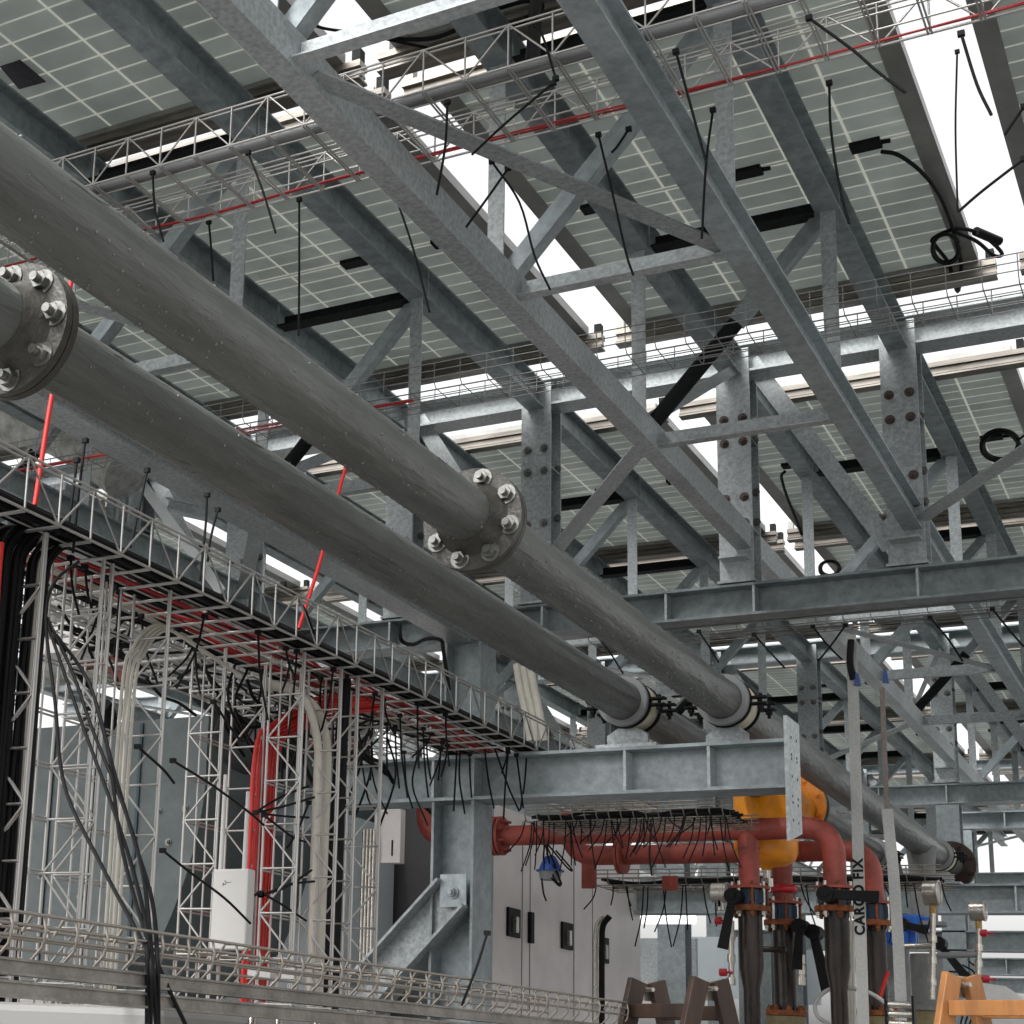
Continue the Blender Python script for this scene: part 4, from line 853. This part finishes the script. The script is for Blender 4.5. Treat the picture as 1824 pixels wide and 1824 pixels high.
t, a, b = pbox('lower_box', -60, 1775, 86, 1860, 5.2, .6, mat('box_grey', (.20, .19, .185), .5), 'dark grey box in the bottom left corner under the rails', 'equipment box', True)
t, a, b = pbox('lower_box', 172, 1788, 272, 1860, 5.4, .6, CABD, 'near black box under the rails beside the hanging cables', 'equipment box', True)
t = thing('control_box', onX(285, 1800, -2.15), 'long white control cabinet top with latches under the foreground rails', 'cabinet')
y0, y1 = onX(283, 1830, -2.15).y, 5.6; zt = onX(300, 1795, -2.15).z
m = MB(); m.box((-2.9, y0, .01), (-2.15, y1, zt)); m.build('body', mat('box_white', (.22, .217, .21), .5), t, bevel=.02)
m = MB()
for px in (445, 492, 560, 610): c = onX(px, 1818, -2.148); m.tube([(-2.14, c.y - .01, c.z - .02), (-2.14, c.y - .01, c.z + .02), (-2.14, c.y + .01, c.z + .02), (-2.14, c.y + .01, c.z - .02)], .004, 6)
m.box((-2.149, onX(468, 1818, -2.15).y - .003, .1), (-2.147, onX(468, 1818, -2.15).y + .003, zt - .02)); m.build('latch', STEEL, t)
t = thing('perforated_bracket', onY(158, 1800, 4.9), 'slotted steel bracket under the foreground rails at left', 'bracket'); a, b = onY(148, 1785, 4.9), onY(172, 1850, 4.9)
m = MB(); m.box((a.x, 4.9, b.z), (b.x, 4.92, a.z)); m.build('plate', GALV, t); c = onY(160, 1812, 4.898); m = MB(); m.cbox(c, .02, .004, .07); m.build('slot', BLACKM, t)
# curved-bottom teal duct
Yd = 8.2; xl = onY(40, 1400, Yd).x; xr = onY(368, 1350, Yd).x; zt = onY(365, 1275, Yd).z; zm = onY(372, 1400, Yd).z; prof = [(xl - 1.2, zt), (xr, zt), (xr, zm)]
zb_ = onY(290, 1665, Yd).z; xb = onY(290, 1665, Yd).x; xe = onY(200, 1750, Yd).x; ze = onY(200, 1750, Yd).z
for i in range(1, 9):
    q = bend((xr, Yd, zm), (xr - .02, Yd, (zm + zb_) / 2 + .02), (xb, Yd, zb_), 8)[i]; prof.append((q.x, q.z))
prof += [(xe, ze), (xe - .5, ze - .15), (xl - 1.2, ze - .2)]
t = thing('air_duct', (xl, Yd, 1.6), 'big teal grey sheet metal duct with a curved lower edge behind the left upright trays', 'air duct')
m = MB(); m.prism(prof[::-1], (0, Yd, 0), (0, Yd + 2.2, 0), V((1, 0, 0)), V((0, 0, 1))); m.build('shell', TEAL, t)
m = MB()
for px in (90, 165, 245): x = onY(px, 1400, Yd).x; m.box((x, Yd - .012, 2.0), (x + .02, Yd - .001, zt - .02))
m.build('seam', TEALD, t)
for px, py in ((72, 1560), (142, 1598), (283, 1445), (330, 1440), (300, 1500)): m = MB(); nut(m, onY(px, py, Yd - .002), (0, -1, 0), .016, .012, .01); m.build('bolt', BOLT, t)
t, a, b = pbox('teal_screen', 296, 1480, 388, 1790, 10.6, .05, TEALD, 'dark teal sheet behind the white wireless box', 'screen panel', True, 0)
# round black fans / rolled insulation above duct
for (px, py, ry, Y, mt, nm, lab, r_) in ((440, 1290, 0, 6.9, BLACKM, 'black_hose', 'thick black corrugated hose curving above the red cables', .16), (150, 1265, 0, 7.2, BLACKM, 'black_hose', 'flat black hose loop above the teal duct', .09)):
    c = onY(px, py, Y); t = MB(); t.tube([c + V((r_ * 1.6 * math.cos(a_), .25 * math.sin(a_ * .5), r_ * math.sin(a_) * .9)) for a_ in [math.pi * (.8 + 1.25 * i / 16) for i in range(17)]], r_ * .55, 20)
    tag(t.build(nm, mt), lab, 'hose')
m = MB(); m.tube(smooth([onY(250, 1195, 7.3), onY(330, 1210, 7.3), onY(385, 1250, 7.3), onY(470, 1275, 7.3)], 5), .07, 16); tag(m.build('black_hose', BLACKM), 'black insulated pipe sloping behind the cream conduits', 'hose')
# silver insulated ducts seen behind / above the long tray at left
def duct(pts, Y, r, mt, label, n=28):
    m = MB(); m.tube(smooth([onY(a, b, Y) for a, b in pts], 5), r, n); return tag(m.build('insulated_duct', mt), label, 'duct')
duct([(-60, 760), (60, 745), (160, 790), (230, 840)], 9.0, .22, DUCT, 'crumpled silver insulated duct above the long tray at far left')
duct([(95, 1080), (200, 1120), (330, 1160), (470, 1220), (640, 1300)], 9.4, .20, DUCT, 'long silver insulated duct running behind the cable ties')
duct([(60, 1180), (150, 1190), (240, 1180)], 8.9, .12, DUCT, 'short silver duct stub above the teal duct')
for k, (px, py, w_) in enumerate(((105, 895, .5), (140, 940, .55), (175, 985, .5))):
    c = onY(px, py, 9.3 + .2 * k); m = MB(); m.cbox(c, w_, .5, .09); tag(m.build('vent_hood', GALV2), 'pale louvre hood plate above the long tray, %s of three going down' % ['first', 'second', 'third'][k], 'vent hood', 'louvre hood plates')
for px, Y in ((225, 9.7), (205, 9.5)):
    a = onY(px, 815, Y); t = thing('steel_channel', a, 'bright vertical channel left of the slanted white brace' if px > 210 else 'second bright vertical channel near the crumpled duct', 'steel channel'); m = MB(); m.box((a.x - .05, Y, onY(px, 960, Y).z), (a.x + .05, Y + .03, a.z)); m.box((a.x + .02, Y - .03, onY(px, 960, Y).z), (a.x + .03, Y - .001, a.z)); m.build('profile', GALV2, t)
m = MB(); m.bar(onY(240, 845, 9.3), onY(395, 1055, 9.3), .012, .075, (0, 0, 1)); tag(m.build('slanted_brace', mat('bright_zinc', (.7, .72, .74), .45)), 'bright white slanted brace behind the long tray', 'steel brace')
m = MB(); m.isec(onY(300, 900, 9.6), onY(385, 918, 9.6), .10, .12); tag(m.build('stub_beam', GALV2), 'short pale stub beam behind the lower grey pipe', 'steel beam')
a, b = onY(118, 1125, 6.6), onY(150, 1160, 6.6); m = MB(); m.cbox(a.lerp(b, .5), .3, .2, .16); tag(m.build('white_box', CAB), 'small off-white box behind the second upright tray', 'junction box')
for pts, lab in ((((130, 1185), (170, 1175), (210, 1190), (225, 1220)), 'dark red fire pipe behind the third upright tray'), (((560, 1325), (600, 1330), (650, 1345)), 'dark red fire pipe behind the rightmost upright tray')):
    m = MB(); m.tube(smooth([onY(a, b, 7.9) for a, b in pts], 5), .06, 18); tag(m.build('fire_pipe', mat('dark_red', (.13, .03, .022), .6)), lab, 'fire pipe')
# wireless access point
YW = 4.95; a, b = onY(380, 1548, YW), onY(436, 1692, YW)
t = thing('wireless_access_point', (a.x, YW, b.z), 'white outdoor wireless box with two antennas beside the red cables', 'wireless box')
m = MB(); m.box((a.x, YW, b.z), (b.x, YW + .05, a.z)); m.build('housing', PLW, t, bevel=.006)
m = MB()
for px, w in ((392, 0), (434, 0)): q0, q1 = onY(px, 1548, YW + .02), onY(px + 2, 1410 if px > 400 else 1380, YW + .02); m.cyl(V((q0.x, YW + .025, q0.z - .0)), V((q0.x, YW + .025, q1.z)), .009, 12, .007)
m.build('antenna', PLW, t)
c = onY(400, 1572, YW - .001); m = MB(); m.tube([c + V((.006 * math.cos(a_), 0, .006 * math.sin(a_))) for a_ in [math.pi * (-.9 + 1.5 * i / 10) for i in range(11)]], .0011, 5); m.tube([c + V((-.006, 0, -.001)), c + V((-.006, 0, -.012))], .0011, 5); m.tube([c + V((.009, 0, 0)), c + V((.028, 0, .001))], .0007, 5); m.build('logo_mark', RUBBER, t)
for px in (460, 478, 520): c = onY(px, 1735, 4.9); m = MB(); m.cbox(c, .05, .06, .035); tag(m.build('white_plug', PLW), 'white plug lying in the foreground tray, %s of three' % {460: 'left', 478: 'middle', 520: 'right'}[px], 'plug', 'white plugs in the foreground tray')
# hanging blue socket
c = onY(980, 1550, 9.5); t = thing('hanging_socket', c, 'blue and grey socket hanging on black cables under the front red pipe', 'socket')
m = MB(); m.lathe([(0, .09), (.03, .085), (.05, .05), (.065, .015), (.066, 0)], c, (0, 0, 1), 24); m.cyl(c - V((0, 0, .008)), c, .085, 24); m.build('cap', mat('socket_blue', (.02, .08, .35), .4), t)
m = MB(); m.cyl(c - V((0, 0, .06)), c - V((0, 0, .009)), .06, 24, .07); m.build('base', GREYPL, t)
for pts in (((970, 1505), (968, 1530), (972, 1540)), ((972, 1505), (985, 1560), (1000, 1575), (985, 1540)), ((975, 1503), (1010, 1545), (1018, 1548), (990, 1515)), ((973, 1505), (990, 1545), (998, 1578), (978, 1560)), ((965, 1565), (968, 1590), (973, 1605))):
    m = MB(); m.tube(smooth([onY(x, y, 9.45) for x, y in pts], 6), .006, 6); m.build('lead', CABLE, t)
# upright small cable ladder with black conduits at cabinet edge
for i, (px, r_) in enumerate(((1060, .012), (1067, .012), (1072, .022))):
    m = MB(); m.tube(smooth([onY(px + 14, 1632, 11.3), onY(px + 2, 1650, 11.3), onY(px, 1690, 11.3), onY(px, 1830, 11.3)], 5), r_, 10); tag(m.build('conduit', CABLE if i == 2 else STEEL), ['thin left conduit', 'thin middle conduit', 'thick black conduit'][i] + ' curving down in front of the pale cabinets', 'conduit')
# thin white hose loop behind the strap
m = MB(); m.tube(smooth([onY(x, y, 9.9) for x, y in ((1478, 1824), (1458, 1812), (1452, 1790), (1465, 1770), (1490, 1760), (1540, 1765), (1580, 1790), (1600, 1824))], 6), .012, 8); tag(m.build('white_hose', PLW), 'thin white hose looping behind the printed strap', 'hose')
bundle('cable_bundle', [[onY(1512 + 5 * i, 1640, 10.2), onY(1510 + 5 * i, 1700, 10.2), onY(1513 + 5 * i, 1830, 10.2)] for i in range(3)], .010, WHITEC, 'grey thin cables running down left of the printed strap')
bundle('cable_bundle', [[onY(1690 + 12 * i, 1730 - 6 * i, 12.6), onY(1720 + 9 * i, 1738, 12.6), onY(1745 - 8 * i, 1790, 12.6), onY(1735 - 8 * i, 1824, 12.6)] for i in range(4)], .006, CABLE, 'thin cables tangled behind the orange stepladder')
m = MB(); m.tube([onY(1582, 1730, 10.0), onY(1572, 1760, 10.0), onY(1566, 1780, 10.0)], .012, 8); tag(m.build('red_wire', REDC), 'short red wire right of the fourth riser', 'cable')
# lamp tube and distant facade
a, b = onY(1143, 1637, 14.5), onY(1238, 1637, 14.5); t = thing('tube_lamp', a, 'lit white tube lamp under the far beam above the left stepladder', 'lamp')
m = MB(); m.cyl((a.x, 14.5, a.z), (b.x, 14.5, a.z), .045, 16); m.build('tube', LAMP, t); m = MB(); m.box((a.x - .03, 14.46, a.z + .05), (b.x + .03, 14.56, a.z + .12)); m.build('fixture', PLW, t)
for px0, px1, py, Y, h_, mt, lab in ((1140, 1240, 1720, 16.5, .55, GALV2, 'pale grey fascia panel between the far columns at left'), (1215, 1420, 1722, 17.2, .62, CABL, 'wide pale blue panel behind the risers'), (1400, 1460, 1740, 16.0, .5, CABL, 'small pale panel right of the second riser')):
    a, b = onY(px0, py, Y), onY(px1, py, Y); t = thing('fascia_panel', a, lab, 'panel', 'pale panels in the background'); m = MB(); m.box((a.x, Y, a.z - h_ / 2), (b.x, Y + .06, a.z + h_ / 2)); m.build('sheet', mt, t)
def facade(x0, x1, Y, z1, mt, label, rows, cols, name='building'):
    t = thing(name, ((x0 + x1) / 2, Y, 0), label, 'building'); m = MB(); m.box((x0, Y, -.2), (x1, Y + 10, z1)); m.build('wall', mt, t)
    w = (x1 - x0) / cols; h = z1 / (rows + .5)
    for r_ in range(rows):
        for c_ in range(cols):
            m = MB(); m.box((x0 + w * (c_ + .2), Y - .05, h * (r_ + .45)), (x0 + w * (c_ + .8), Y - .01, h * (r_ + 1.0))); m.build('window', BACKB, t)
facade(4, 26, 75, 6.4, BACKS, 'distant pale building low on the horizon at the far right', 2, 8)
facade(-16, -2, 95, 5.4, BACKS, 'distant pale building behind the risers', 2, 6)
t = thing('water_tank', (2.2, 30, 0), 'white rounded tank behind the orange stepladder', 'tank')
c = onY(1735, 1790, 24); m = MB(); m.lathe([(0, .9), (.4, .85), (.75, .6), (.85, .3), (.85, -2.6)], (c.x, 24, c.z - .6), (0, 0, 1), 36); m.build('shell', PLW, t); t.location = (c.x, 24, 0)
for ch in t.children: ch.matrix_parent_inverse = Matrix.Translation(t.location).inverted()
